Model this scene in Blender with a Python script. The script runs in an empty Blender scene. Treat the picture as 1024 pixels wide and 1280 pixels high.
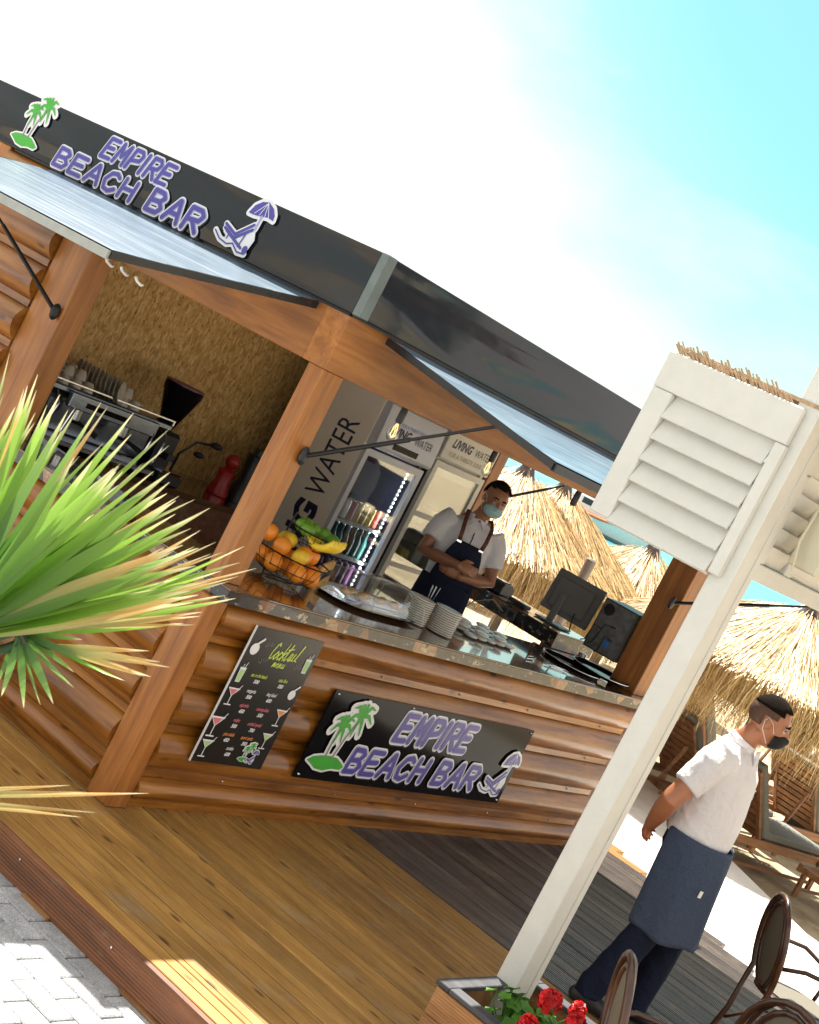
import bpy, bmesh, math, random
from mathutils import Vector, Matrix, Quaternion, noise
S = bpy.context.scene
COL = S.collection
PI = math.pi
rnd = random.Random(7)

# ------------------------------------------------------------------ camera, sky, sun, exposure
ROLL, PITCH, YAW = math.radians(27.03), math.radians(-4.335), math.radians(35.988)
CAM = Vector((-5.2576, -4.5782, 2.3))
_F = Vector((math.cos(YAW)*math.cos(PITCH), math.sin(YAW)*math.cos(PITCH), math.sin(PITCH)))
_R = Vector((math.sin(YAW), -math.cos(YAW), 0.0))
_U = _R.cross(_F)
_X = _R*math.cos(ROLL) + _U*math.sin(ROLL)
_Y = -_R*math.sin(ROLL) + _U*math.cos(ROLL)
cam_d = bpy.data.cameras.new('camera')
cam_d.sensor_fit = 'VERTICAL'; cam_d.sensor_height = 24.0
cam_d.lens = 1990.0/1280.0*24.0
cam_d.clip_start = 0.05; cam_d.clip_end = 6000
cam_d.dof.use_dof = True; cam_d.dof.focus_distance = 8.2; cam_d.dof.aperture_fstop = 14
cam = bpy.data.objects.new('camera', cam_d); COL.objects.link(cam)
M = Matrix((( _X.x,_Y.x,-_F.x,CAM.x),(_X.y,_Y.y,-_F.y,CAM.y),(_X.z,_Y.z,-_F.z,CAM.z),(0,0,0,1)))
cam.matrix_world = M
S.camera = cam

SUNV = Vector((0.33, 0.42, 1.0)).normalized()
CLEAR = Vector((0.83, 0.34, 0.44)).normalized()
SUN_EL = math.asin(SUNV.z); SUN_ROT = math.atan2(SUNV.x, SUNV.y)
w = bpy.data.worlds.new('World'); S.world = w; w.use_nodes = True
nt = w.node_tree; nt.nodes.clear()
wo = nt.nodes.new('ShaderNodeOutputWorld'); bg = nt.nodes.new('ShaderNodeBackground')
sky = nt.nodes.new('ShaderNodeTexSky'); sky.sky_type = 'NISHITA'; sky.sun_disc = False
sky.sun_elevation = SUN_EL; sky.sun_rotation = SUN_ROT
sky.air_density = 1.0; sky.dust_density = 2.2; sky.ozone_density = 1.2
# thin bright cloud drifting over the sky
tc = nt.nodes.new('ShaderNodeTexCoord'); mp = nt.nodes.new('ShaderNodeMapping')
mp.inputs['Scale'].default_value = (1.0, 1.0, 2.4)
cn = nt.nodes.new('ShaderNodeTexNoise'); cn.inputs['Scale'].default_value = 1.5; cn.inputs['Detail'].default_value = 7
cn.inputs['Roughness'].default_value = 0.55
cr = nt.nodes.new('ShaderNodeMapRange'); cr.inputs['From Min'].default_value = 0.42; cr.inputs['From Max'].default_value = 0.72
# an open, clear patch of sky; elsewhere thin white cloud
dp = nt.nodes.new('ShaderNodeVectorMath'); dp.operation = 'DOT_PRODUCT'; dp.inputs[1].default_value = CLEAR
dr = nt.nodes.new('ShaderNodeMapRange'); dr.inputs['From Min'].default_value = 0.86; dr.inputs['From Max'].default_value = 1.0
dr.interpolation_type = 'SMOOTHSTEP'
dr.inputs['To Min'].default_value = 0.52; dr.inputs['To Max'].default_value = -0.10
mx = nt.nodes.new('ShaderNodeMath'); mx.operation = 'MULTIPLY_ADD'; mx.use_clamp = True
mx.inputs[1].default_value = 0.85
mix = nt.nodes.new('ShaderNodeMix'); mix.data_type = 'RGBA'
tint = nt.nodes.new('ShaderNodeMix'); tint.data_type = 'RGBA'; tint.blend_type = 'MULTIPLY'
tint.inputs['Factor'].default_value = 1.0; tint.inputs['B'].default_value = (0.44, 0.80, 0.665, 1)
L = nt.links.new
L(tc.outputs['Generated'], mp.inputs['Vector']); L(mp.outputs['Vector'], cn.inputs['Vector'])
L(cn.outputs['Fac'], cr.inputs['Value']); L(tc.outputs['Generated'], dp.inputs[0]); L(dp.outputs['Value'], dr.inputs['Value'])
L(cr.outputs['Result'], mx.inputs[0]); L(dr.outputs['Result'], mx.inputs[2])
L(sky.outputs['Color'], tint.inputs['A']); L(tint.outputs['Result'], mix.inputs['A'])
mix.inputs['B'].default_value = (6.3, 5.8, 5.3, 1)
L(mx.outputs['Value'], mix.inputs['Factor']); L(mix.outputs['Result'], bg.inputs['Color']); L(bg.outputs['Background'], wo.inputs['Surface'])
bg.inputs['Strength'].default_value = 0.088
sd = bpy.data.lights.new('sun', 'SUN'); sd.energy = 5.0; sd.angle = math.radians(0.5); sd.color = (1.0, 0.94, 0.84)
so = bpy.data.objects.new('sun', sd); COL.objects.link(so)
so.rotation_euler = SUNV.to_track_quat('Z', 'Y').to_euler(); so.location = SUNV*30
S.view_settings.view_transform = 'Standard'; S.view_settings.look = 'None'
S.view_settings.exposure = 1.45; S.view_settings.gamma = 1.0; S.view_settings.use_curve_mapping = False
S.cycles.max_bounces = 7; S.cycles.transparent_max_bounces = 16

# ------------------------------------------------------------------ materials
MATS = {}
def newmat(name):
    m = bpy.data.materials.new(name); m.use_nodes = True
    return m, m.node_tree, m.node_tree.nodes['Principled BSDF']
def N(t, k, **kw):
    n = t.nodes.new(k)
    for a, b in kw.items(): setattr(n, a, b)
    return n
def coords(t, scale=(1,1,1), kind='Object', rot=(0,0,0), rand=0.0):
    c = N(t,'ShaderNodeTexCoord'); m = N(t,'ShaderNodeMapping')
    m.inputs['Scale'].default_value = scale; m.inputs['Rotation'].default_value = rot
    t.links.new(c.outputs[kind], m.inputs['Vector'])
    if rand:
        oi = N(t,'ShaderNodeObjectInfo'); mu = N(t,'ShaderNodeMath', operation='MULTIPLY'); mu.inputs[1].default_value = rand
        t.links.new(oi.outputs['Random'], mu.inputs[0]); cx = N(t,'ShaderNodeCombineXYZ')
        for i in range(3): t.links.new(mu.outputs[0], cx.inputs[i])
        t.links.new(cx.outputs[0], m.inputs['Location'])
    return m.outputs['Vector']
def nz(t, vec, scale, detail=4, rough=0.5, dist=0.0):
    n = N(t,'ShaderNodeTexNoise'); n.inputs['Scale'].default_value = scale; n.inputs['Detail'].default_value = detail
    n.inputs['Roughness'].default_value = rough; n.inputs['Distortion'].default_value = dist
    t.links.new(vec, n.inputs['Vector']); return n.outputs['Fac']
def ramp(t, fac, stops):
    r = N(t,'ShaderNodeValToRGB'); e = r.color_ramp.elements
    while len(e) < len(stops): e.new(0.5)
    for i,(p,c) in enumerate(stops):
        e[i].position = p; e[i].color = (c[0],c[1],c[2],1) if len(c)==3 else c
    t.links.new(fac, r.inputs['Fac']); return r.outputs['Color']
def mixc(t, a, b, fac=0.5, mode='MIX'):
    m = N(t,'ShaderNodeMix', data_type='RGBA', blend_type=mode)
    for sock, v in (('A',a),('B',b),('Factor',fac)):
        if isinstance(v,(int,float)): m.inputs[sock].default_value = v
        elif isinstance(v,(tuple,list)): m.inputs[sock].default_value = (v[0],v[1],v[2],1)
        else: t.links.new(v, m.inputs[sock])
    return m.outputs['Result']
def bump(t, p, h, strength=0.3, dist=0.01):
    b = N(t,'ShaderNodeBump'); b.inputs['Strength'].default_value = strength; b.inputs['Distance'].default_value = dist
    t.links.new(h, b.inputs['Height']); t.links.new(b.outputs['Normal'], p.inputs['Normal']); return b
def objvar(t, col, lo=0.75, hi=1.2):
    oi = N(t,'ShaderNodeObjectInfo'); mr = N(t,'ShaderNodeMapRange')
    mr.inputs['To Min'].default_value = lo; mr.inputs['To Max'].default_value = hi
    t.links.new(oi.outputs['Random'], mr.inputs['Value']); h = N(t,'ShaderNodeHueSaturation')
    t.links.new(mr.outputs['Result'], h.inputs['Value'])
    if isinstance(col, tuple): h.inputs['Color'].default_value = (*col,1)
    else: t.links.new(col, h.inputs['Color'])
    return h.outputs['Color']
def plain(name, col, rough=0.5, metal=0.0, var=0.12, nscale=12, bstr=0.08, coat=0.0, spec=None, emis=None, alpha=None):
    if name in MATS: return MATS[name]
    m,t,p = newmat(name); v = coords(t)
    f = nz(t, v, nscale, 5, 0.6)
    c = ramp(t, f, [(0.3, tuple(x*(1-var) for x in col)), (0.7, tuple(min(1,x*(1+var)) for x in col))])
    t.links.new(c, p.inputs['Base Color']); p.inputs['Roughness'].default_value = rough; p.inputs['Metallic'].default_value = metal
    p.inputs['Coat Weight'].default_value = coat
    if bstr: bump(t, p, nz(t, v, nscale*6, 3), bstr, 0.003)
    if emis: p.inputs['Emission Color'].default_value = (*emis[0],1); p.inputs['Emission Strength'].default_value = emis[1]
    MATS[name] = m; return m
def wood(name, axis, dark, mid, light, rough=0.35, coat=0.0, lo=0.8, hi=1.15, knots=True, gscale=1.0, bstr=0.15):
    m,t,p = newmat(name)
    sc = {'X':(0.9,11,11),'Y':(11,0.9,11),'Z':(11,11,0.9)}[axis]
    sc = tuple(s*gscale for s in sc)
    v = coords(t, sc, rand=31.0)
    a = nz(t, v, 1.6, 7, 0.62, 0.6); fine = nz(t, v, 7.0, 3, 0.5)
    c = ramp(t, a, [(0.28,dark),(0.5,mid),(0.72,light)])
    c = mixc(t, c, ramp(t, fine, [(0.3,(0.72,0.7,0.68)),(0.6,(1,1,1))]), 0.55, 'MULTIPLY')
    if knots:
        vo = N(t,'ShaderNodeTexVoronoi'); vo.inputs['Scale'].default_value = 1.0
        v2 = coords(t, tuple(3.2 if s<5 else 9 for s in sc), rand=17.0)
        t.links.new(v2, vo.inputs['Vector'])
        k = ramp(t, vo.outputs['Distance'], [(0.07,(0.14,0.09,0.06)),(0.15,(1,1,1))])
        c = mixc(t, c, k, 0.8, 'MULTIPLY')
    # broad wear
    g = nz(t, coords(t,(1.3,1.3,1.3),rand=9.0), 1.1, 4, 0.6)
    c = mixc(t, c, ramp(t, g, [(0.35,(0.74,0.72,0.72)),(0.62,(1.08,1.05,1.0))]), 0.8, 'MULTIPLY')
    if name.startswith('deck'):
        sn = nz(t, coords(t,(1,1,1),rand=3.0), 2.4, 9, 0.72)
        c = mixc(t, c, (0.42,0.34,0.22), ramp(t, sn, [(0.56,(0,0,0)),(0.74,(0.42,0.42,0.42))]))
    c = objvar(t, c, lo, hi)
    t.links.new(c, p.inputs['Base Color'])
    rr = N(t,'ShaderNodeMapRange'); rr.inputs['To Min'].default_value = rough*0.75; rr.inputs['To Max'].default_value = rough*1.35
    t.links.new(g, rr.inputs['Value']); t.links.new(rr.outputs['Result'], p.inputs['Roughness'])
    p.inputs['Coat Weight'].default_value = coat; p.inputs['Coat Roughness'].default_value = 0.18
    bump(t, p, fine, bstr, 0.002)
    MATS[name] = m; return m
VD,VM,VL = (0.10,0.030,0.004),(0.32,0.115,0.013),(0.50,0.215,0.030)
wood('log_x','X',VD,VM,VL,0.32,0.22); wood('log_y','Y',VD,VM,(0.44,0.20,0.04),0.34,0.2)
wood('beam_x','X',(0.23,0.075,0.013),(0.39,0.142,0.025),(0.50,0.205,0.042),0.45,0.15,0.9,1.05,False)
wood('beam_y','Y',(0.23,0.075,0.013),(0.39,0.142,0.025),(0.50,0.205,0.042),0.45,0.15,0.9,1.05,False)
wood('beam_z','Z',(0.23,0.075,0.013),(0.39,0.142,0.025),(0.50,0.205,0.042),0.45,0.15,0.9,1.05,False)
wood('deck_yellow','Y',(0.24,0.125,0.030),(0.40,0.212,0.050),(0.52,0.30,0.08),0.55,0.0,0.82,1.12)
wood('deck_grey','Y',(0.07,0.058,0.053),(0.125,0.10,0.09),(0.20,0.165,0.14),0.36,0.0,0.7,1.3,False)
wood('deck_red','Y',(0.10,0.04,0.018),(0.20,0.075,0.03),(0.30,0.12,0.05),0.6,0.0,0.9,1.1)
wood('lounger_wood','X',(0.16,0.07,0.03),(0.30,0.14,0.06),(0.42,0.22,0.10),0.5,0,0.8,1.2,False)
wood('planter_wood','Y',(0.22,0.10,0.04),(0.36,0.18,0.07),(0.46,0.25,0.11),0.6,0,0.9,1.1,False)
wood('grey_board','Y',(0.03,0.033,0.04),(0.06,0.063,0.075),(0.10,0.105,0.12),0.6,0,0.9,1.1,False)
wood('rattan','Z',(0.022,0.009,0.005),(0.055,0.020,0.010),(0.11,0.045,0.020),0.35,0.25,0.85,1.15,False)
plain('white_paint',(0.62,0.61,0.56),0.5,0,0.04,9,0.3)
wood('grey_pole','Z',(0.2,0.18,0.16),(0.3,0.27,0.24),(0.4,0.36,0.32),0.7,0,0.9,1.1,False)

def build_mats():
    # OSB: overlapping pressed strands
    m,t,p = newmat('osb')
    cols=[]
    v = coords(t,(1,1,1))
    wob = nz(t, v, 3.0, 2)
    vo = N(t,'ShaderNodeTexVoronoi'); mp = N(t,'ShaderNodeMapping'); mp.inputs['Scale'].default_value=(54,12,13); mp.inputs['Rotation'].default_value=(0,0.25,0)
    md = N(t,'ShaderNodeVectorMath',operation='ADD'); dn = N(t,'ShaderNodeTexNoise'); dn.inputs['Scale'].default_value=7; dn.inputs['Detail'].default_value=3
    ds = N(t,'ShaderNodeVectorMath',operation='SCALE'); ds.inputs['Scale'].default_value=0.05
    t.links.new(v,dn.inputs['Vector']); t.links.new(dn.outputs['Color'],ds.inputs[0]); t.links.new(v,md.inputs[0]); t.links.new(ds.outputs[0],md.inputs[1])
    t.links.new(md.outputs[0],mp.inputs['Vector']); t.links.new(mp.outputs[0],vo.inputs['Vector']); vo.inputs['Scale'].default_value=1.6
    bw = N(t,'ShaderNodeSeparateColor'); t.links.new(vo.outputs['Color'],bw.inputs[0])
    c1 = ramp(t,bw.outputs[0],[(0.0,(0.46,0.25,0.07)),(0.25,(0.62,0.36,0.11)),(0.7,(0.70,0.43,0.15)),(1.0,(0.84,0.58,0.25))])
    fn = nz(t, mp.outputs[0], 2.2, 5, 0.65)
    c1 = mixc(t,c1,ramp(t,fn,[(0.3,(0.55,0.5,0.45)),(0.6,(1.1,1.08,1.05))]),0.7,'MULTIPLY')
    vo2 = N(t,'ShaderNodeTexVoronoi'); vo2.inputs['Scale'].default_value=1.6; mp2 = N(t,'ShaderNodeMapping'); mp2.inputs['Scale'].default_value=(36,12,20); mp2.inputs['Rotation'].default_value=(0,-0.7,0)
    t.links.new(md.outputs[0],mp2.inputs['Vector']); t.links.new(mp2.outputs[0],vo2.inputs['Vector']); b2 = N(t,'ShaderNodeSeparateColor'); t.links.new(vo2.outputs['Color'],b2.inputs[0])
    c1 = mixc(t,c1,ramp(t,b2.outputs[0],[(0.0,(0.40,0.21,0.06)),(0.5,(0.64,0.38,0.13)),(1.0,(0.82,0.56,0.25))]),ramp(t,b2.outputs[1],[(0.55,(0,0,0)),(0.6,(0.8,0.8,0.8))]))
    sp = N(t,'ShaderNodeTexVoronoi'); sp.inputs['Scale'].default_value=19; t.links.new(md.outputs[0],sp.inputs['Vector'])
    c1 = mixc(t,c1,ramp(t,sp.outputs['Distance'],[(0.10,(0.3,0.22,0.15)),(0.2,(1,1,1))]),0.7,'MULTIPLY')
    t.links.new(c1,p.inputs['Base Color']); p.inputs['Roughness'].default_value=0.6
    bump(t,p,bw.outputs[1],0.15,0.002); MATS['osb']=m
    # glossy black metal fascia with dents
    m,t,p = newmat('fascia_metal'); v = coords(t,(1.0,1.0,1.8))
    p.inputs['Base Color'].default_value=(0.010,0.014,0.020,1); p.inputs['Roughness'].default_value=0.16; p.inputs['Specular IOR Level'].default_value=0.5
    f = nz(t,coords(t,(0.8,0.8,4.5)),1.1,0.0,0.3,0.7)
    b = bump(t,p,f,0.8,0.016); p.inputs['IOR'].default_value=1.42
    rr = ramp(t,nz(t,v,5,5,0.7),[(0.4,(0.05,0.05,0.05)),(0.7,(0.16,0.16,0.16))]); t.links.new(rr,p.inputs['Roughness'])
    MATS['fascia_metal']=m
    # awning sheet: striped pale blue translucent plastic
    m,t,p = newmat('awning_sheet'); v = coords(t,(9,60,1))
    f = nz(t,coords(t,(26,1.1,1)),1.5,4,0.6,0.4); f3 = nz(t,coords(t,(3,3,3)),2,4)
    c = ramp(t,f,[(0.32,(0.045,0.085,0.135)),(0.5,(0.08,0.13,0.185)),(0.66,(0.19,0.24,0.28))]); c = mixc(t,c,ramp(t,f3,[(0.35,(0.82,0.86,0.9)),(0.6,(1,1,1))]),0.6,'MULTIPLY')
    t.links.new(c,p.inputs['Base Color']); p.inputs['Roughness'].default_value=0.32; bump(t,p,f,0.3,0.01)
    MATS['awning_sheet_y']=m
    m2 = m.copy(); m2.name='awning_sheet_x'
    for n in m2.node_tree.nodes:
        if n.type=='MAPPING' and abs(n.inputs['Scale'].default_value[0]-26)<1: n.inputs['Scale'].default_value=(1.1,26,1)
    MATS['awning_sheet_x']=m2
    # straw
    m,t,p = newmat('straw'); g = N(t,'ShaderNodeNewGeometry')
    c = ramp(t,g.outputs['Random Per Island'],[(0.0,(0.20,0.10,0.03)),(0.3,(0.40,0.24,0.075)),(0.65,(0.54,0.36,0.14)),(1.0,(0.70,0.54,0.28))])
    t.links.new(c,p.inputs['Base Color']); p.inputs['Roughness'].default_value=0.5
    MATS['straw']=m
    # sand
    m,t,p = newmat('sand'); v = coords(t)
    f=nz(t,v,2.2,8,0.65); f2=nz(t,v,0.6,5,0.6); f4=nz(t,v,90,3)
    c=ramp(t,f,[(0.35,(0.30,0.235,0.14)),(0.52,(0.47,0.39,0.26)),(0.7,(0.58,0.50,0.36))]); c=mixc(t,c,ramp(t,f2,[(0.4,(0.8,0.77,0.7)),(0.6,(1.05,1.05,1.05))]),0.7,'MULTIPLY')
    c=mixc(t,c,ramp(t,f4,[(0.3,(0.75,0.72,0.68)),(0.6,(1,1,1))]),0.7,'MULTIPLY')
    t.links.new(c,p.inputs['Base Color']); p.inputs['Roughness'].default_value=0.95
    bump(t,p,f,1.0,0.06); MATS['sand']=m
    # pavers
    m,t,p = newmat('paver'); v = coords(t,rand=13.0)
    f=nz(t,v,160,3,0.8); f2=nz(t,v,9,5,0.6)
    c=ramp(t,f,[(0.35,(0.22,0.23,0.25)),(0.55,(0.46,0.47,0.48)),(0.7,(0.62,0.63,0.62))]); c=mixc(t,c,ramp(t,f2,[(0.35,(0.7,0.7,0.72)),(0.6,(1.05,1.05,1.05))]),0.8,'MULTIPLY')
    c=objvar(t,c,0.85,1.15); t.links.new(c,p.inputs['Base Color']); p.inputs['Roughness'].default_value=0.85; bump(t,p,f,0.5,0.004); MATS['paver']=m
    # sea
    m,t,p = newmat('sea'); v = coords(t,(1,1,1))
    p.inputs['Roughness'].default_value=0.22; f=nz(t,coords(t,(0.55,0.22,1),rot=(0,0,0.7)),1.0,6,0.6); g=nz(t,coords(t,(0.02,0.02,1)),1.0,3)
    c=ramp(t,g,[(0.35,(0.010,0.22,0.27)),(0.6,(0.035,0.33,0.36))])
    c=mixc(t,c,ramp(t,f,[(0.3,(0.6,0.75,0.85)),(0.65,(1.15,1.1,1.05))]),0.7,'MULTIPLY')
    t.links.new(c,p.inputs['Base Color']); bump(t,p,f,0.35,0.15); MATS['sea']=m
    # counter slab edge: torn poster collage
    m,t,p = newmat('collage'); v = coords(t,(1,1,1))
    vo=N(t,'ShaderNodeTexVoronoi'); vo.inputs['Scale'].default_value=9; t.links.new(v,vo.inputs['Vector'])
    sc_=N(t,'ShaderNodeSeparateColor'); t.links.new(vo.outputs['Color'],sc_.inputs[0])
    c=ramp(t,sc_.outputs[0],[(0.0,(0.016,0.014,0.016)),(0.40,(0.04,0.034,0.034)),(0.62,(0.20,0.085,0.035)),(0.74,(0.025,0.022,0.03)),(0.90,(0.36,0.19,0.09))])
    c.node.color_ramp.interpolation='CONSTANT'
    f=nz(t,coords(t,(9,9,16)),1.6,6,0.75); c=mixc(t,c,(0.46,0.39,0.25),ramp(t,f,[(0.585,(0,0,0)),(0.60,(1,1,1))]))
    c=mixc(t,c,ramp(t,nz(t,v,30,4),[(0.3,(0.6,0.6,0.6)),(0.6,(1.1,1.1,1.1))]),0.8,'MULTIPLY')
    t.links.new(c,p.inputs['Base Color']); p.inputs['Roughness'].default_value=0.3; p.inputs['Coat Weight'].default_value=0.4; MATS['collage']=m
    m,t,p = newmat('counter_top'); v = coords(t,(1.2,8,8))
    c=ramp(t,nz(t,v,2,5,0.6),[(0.3,(0.07,0.035,0.018)),(0.6,(0.15,0.075,0.035)),(0.8,(0.2,0.13,0.09))])
    t.links.new(c,p.inputs['Base Color']); p.inputs['Roughness'].default_value=0.12; p.inputs['Coat Weight'].default_value=0.8; MATS['counter_top']=m
    # palm leaflet: green with a dried tip, UV.x runs base to tip
    for nm, mids in (('palm_leaf',((0.06,0.17,0.012),(0.14,0.31,0.03),(0.28,0.44,0.08),(0.78,0.70,0.44))),('palm_leaf_dry',((0.22,0.30,0.06),(0.50,0.46,0.20),(0.60,0.36,0.14),(0.74,0.64,0.44))),('palm_leaf_dark',((0.03,0.09,0.02),(0.08,0.18,0.035),(0.20,0.32,0.09),(0.65,0.60,0.36)))):
        m,t,p = newmat(nm); uv=N(t,'ShaderNodeTexCoord'); sx=N(t,'ShaderNodeSeparateXYZ'); t.links.new(uv.outputs['UV'],sx.inputs[0])
        c=ramp(t,sx.outputs['X'],[(0.0,mids[0]),(0.4,mids[1]),(0.85,mids[2]),(0.96,mids[3])])
        st=nz(t,coords(t,(2,60,2),kind='UV'),1.0,3); c=mixc(t,c,ramp(t,st,[(0.35,(0.65,0.7,0.6)),(0.6,(1.15,1.15,1.0))]),0.7,'MULTIPLY')
        c=objvar(t,c,0.7,1.3); t.links.new(c,p.inputs['Base Color']); p.inputs['Roughness'].default_value=0.35
        tr=N(t,'ShaderNodeBsdfTranslucent'); t.links.new(c,tr.inputs['Color']); ms=N(t,'ShaderNodeMixShader'); ms.inputs[0].default_value=0.42
        out=t.nodes['Material Output']; t.links.new(p.outputs[0],ms.inputs[1]); t.links.new(tr.outputs[0],ms.inputs[2]); t.links.new(ms.outputs[0],out.inputs['Surface']); MATS[nm]=m
    for nm,col in (('geranium_leaf',(0.07,0.20,0.02)),('geranium_red',(0.62,0.012,0.015))):
        m,t,p=newmat(nm); g=N(t,'ShaderNodeNewGeometry')
        c=ramp(t,g.outputs['Random Per Island'],[(0,tuple(x*0.55 for x in col)),(1,tuple(min(1,x*1.5) for x in col))])
        t.links.new(c,p.inputs['Base Color']); p.inputs['Roughness'].default_value=0.5
        tr=N(t,'ShaderNodeBsdfTranslucent'); t.links.new(c,tr.inputs['Color']); ms=N(t,'ShaderNodeMixShader'); ms.inputs[0].default_value=0.3
        out=t.nodes['Material Output']; t.links.new(p.outputs[0],ms.inputs[1]); t.links.new(tr.outputs[0],ms.inputs[2]); t.links.new(ms.outputs[0],out.inputs['Surface']); MATS[nm]=m
    # glass: clear sheet with a mirror-like film
    for nm,tw,rg in (('glass',0.80,0.04),('clear_plastic',0.70,0.08)):
        m,t,p=newmat(nm); t.nodes.remove(p); gl=N(t,'ShaderNodeBsdfGlossy'); gl.inputs['Roughness'].default_value=rg; tr=N(t,'ShaderNodeBsdfTransparent')
        fr=N(t,'ShaderNodeLayerWeight'); fr.inputs['Blend'].default_value=0.12; ad=N(t,'ShaderNodeMath',operation='ADD'); ad.inputs[1].default_value=0.12 if nm=='glass' else 0.08; ad.use_clamp=True
        t.links.new(fr.outputs['Fresnel'] if False else fr.outputs['Facing'],ad.inputs[0]); ms=N(t,'ShaderNodeMixShader'); t.links.new(ad.outputs[0],ms.inputs[0]); t.links.new(tr.outputs[0],ms.inputs[1]); t.links.new(gl.outputs[0],ms.inputs[2])
        tr.inputs['Color'].default_value=(0.93,0.96,0.96,1)
        t.links.new(ms.outputs[0],t.nodes['Material Output'].inputs['Surface']); MATS[nm]=m
    # skin
    for nm,col in (('skin_standing',(0.42,0.17,0.085)),('skin_bar',(0.34,0.15,0.08))):
        m,t,p=newmat(nm); v=coords(t); c=ramp(t,nz(t,v,9,4,0.6),[(0.3,tuple(x*0.85 for x in col)),(0.7,tuple(x*1.12 for x in col))]); t.links.new(c,p.inputs['Base Color'])
        p.inputs['Roughness'].default_value=0.42; p.inputs['Subsurface Weight'].default_value=0.08; p.inputs['Subsurface Radius'].default_value=(0.02,0.008,0.004)
        bump(t,p,nz(t,v,220,2),0.08,0.001); MATS[nm]=m
    # cloth
    for nm,col,sc_,bs in (('white_cotton',(0.74,0.72,0.74),9,0.6),('white_cotton_bar',(0.74,0.71,0.74),9,0.6),('denim_navy',(0.009,0.014,0.034),14,0.5),('apron_denim',(0.052,0.072,0.12),12,0.6),('apron_navy',(0.012,0.015,0.035),10,0.4)):
        m,t,p=newmat(nm); v=coords(t); f=nz(t,v,sc_,4,0.55,0.8); w_=nz(t,v,260,2)
        c=ramp(t,w_,[(0.3,tuple(x*(0.93 if nm[0]=='w' else 0.75) for x in col)),(0.7,tuple(min(1,x*(1.05 if nm[0]=='w' else 1.25)) for x in col))]); t.links.new(c,p.inputs['Base Color']); p.inputs['Roughness'].default_value=0.85
        p.inputs['Sheen Weight'].default_value=0.2 if nm[0]=='w' else 0.0; p.inputs['Specular IOR Level'].default_value=0.2; bump(t,p,f,bs,0.03); MATS[nm]=m
    # straw-reed, cane weave
    m,t,p=newmat('cane'); v=coords(t,(1,1,1)); wv=N(t,'ShaderNodeTexVoronoi'); wv.inputs['Scale'].default_value=420; t.links.new(v,wv.inputs['Vector'])
    c=ramp(t,wv.outputs['Distance'],[(0.2,(0.06,0.05,0.035)),(0.5,(0.15,0.13,0.095))]); t.links.new(c,p.inputs['Base Color']); p.inputs['Roughness'].default_value=0.6; MATS['cane']=m
build_mats()
plain('black_metal',(0.012,0.012,0.013),0.35,0.3); plain('black_plastic',(0.014,0.014,0.016),0.4)
plain('awning_edge_black',(0.02,0.021,0.023),0.22,0.2); plain('awning_edge_grey',(0.33,0.34,0.31),0.5)
plain('steel',(0.55,0.56,0.58),0.25,1.0,0.08); plain('chrome',(0.75,0.75,0.77),0.08,1.0,0.03)
plain('machine_steel',(0.20,0.23,0.27),0.22,0.9,0.1)
plain('seam_metal',(0.16,0.19,0.19),0.3,0.8); plain('roof_sheet',(0.25,0.25,0.26),0.5)
plain('print_white',(0.80,0.80,0.82),0.4,0,0.02,5,0); plain('print_lavender',(0.42,0.40,0.70),0.4,0,0.03,5,0)
plain('print_purple',(0.065,0.055,0.34),0.35,0,0.05,5,0); plain('print_green',(0.045,0.40,0.03),0.4,0,0.08,9,0)
plain('print_lime',(0.55,0.70,0.12),0.5,0,0.03,5,0); plain('print_pink',(0.68,0.16,0.20),0.5,0,0.03,5,0); plain('print_orange',(0.80,0.26,0.06),0.5,0,0.03,5,0)
plain('print_navy',(0.012,0.014,0.05),0.4,0,0.03,5,0); plain('print_shadow',(0.004,0.003,0.02),0.5,0,0.02,5,0); plain('print_pale_green',(0.42,0.62,0.28),0.5,0,0.03,5,0)
plain('print_grey',(0.25,0.25,0.25),0.5,0,0.03,5,0); plain('print_gold',(0.30,0.23,0.10),0.5,0,0.03,5,0); plain('print_blue',(0.03,0.16,0.55),0.5,0,0.03,5,0)
plain('fridge_beige',(0.74,0.66,0.55),0.42,0,0.04,3,0.02); plain('fridge_grey',(0.50,0.50,0.53),0.35,0.2,0.05); plain('fridge_white',(0.70,0.67,0.58),0.4,0,0.05)
plain('fridge_dark',(0.03,0.035,0.07),0.35); plain('fridge_inside',(0.26,0.29,0.31),0.5)
plain('board_black',(0.006,0.005,0.006),0.10,0,0.05,4,0.01)
MATS['board_black'].node_tree.nodes['Principled BSDF'].inputs['Specular IOR Level'].default_value=0.09; plain('board_edge',(0.65,0.64,0.62),0.5)
plain('menu_black',(0.010,0.009,0.009),0.25,0,0.3,4,0.02)
plain('orange_peel',(0.85,0.27,0.02),0.4,0,0.08,20,0.3); plain('lemon_peel',(0.80,0.50,0.03),0.4,0,0.1,16,0.2); plain('banana',(0.85,0.60,0.04),0.4,0,0.12,9,0.05); plain('lime_peel',(0.16,0.34,0.03),0.4,0,0.15,14,0.2)
plain('porcelain',(0.78,0.75,0.68),0.25,0,0.04,8,0.0,coat=0.3); plain('porcelain_dim',(0.50,0.44,0.35),0.3,0,0.05,8,0.0)
plain('can_red',(0.35,0.06,0.035),0.4,0.1,0.4,60); plain('can_green',(0.02,0.10,0.08),0.4,0.0,0.4,60); plain('can_purple',(0.11,0.02,0.08),0.4,0.0,0.4,60); plain('can_yellow',(0.6,0.45,0.12),0.3,0.2,0.3,60)
plain('monitor_grey',(0.16,0.155,0.15),0.45,0,0.05); plain('pc_dark',(0.03,0.03,0.032),0.4,0.2); plain('pc_back',(0.13,0.13,0.13),0.4,0.6,0.3,30)
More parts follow.
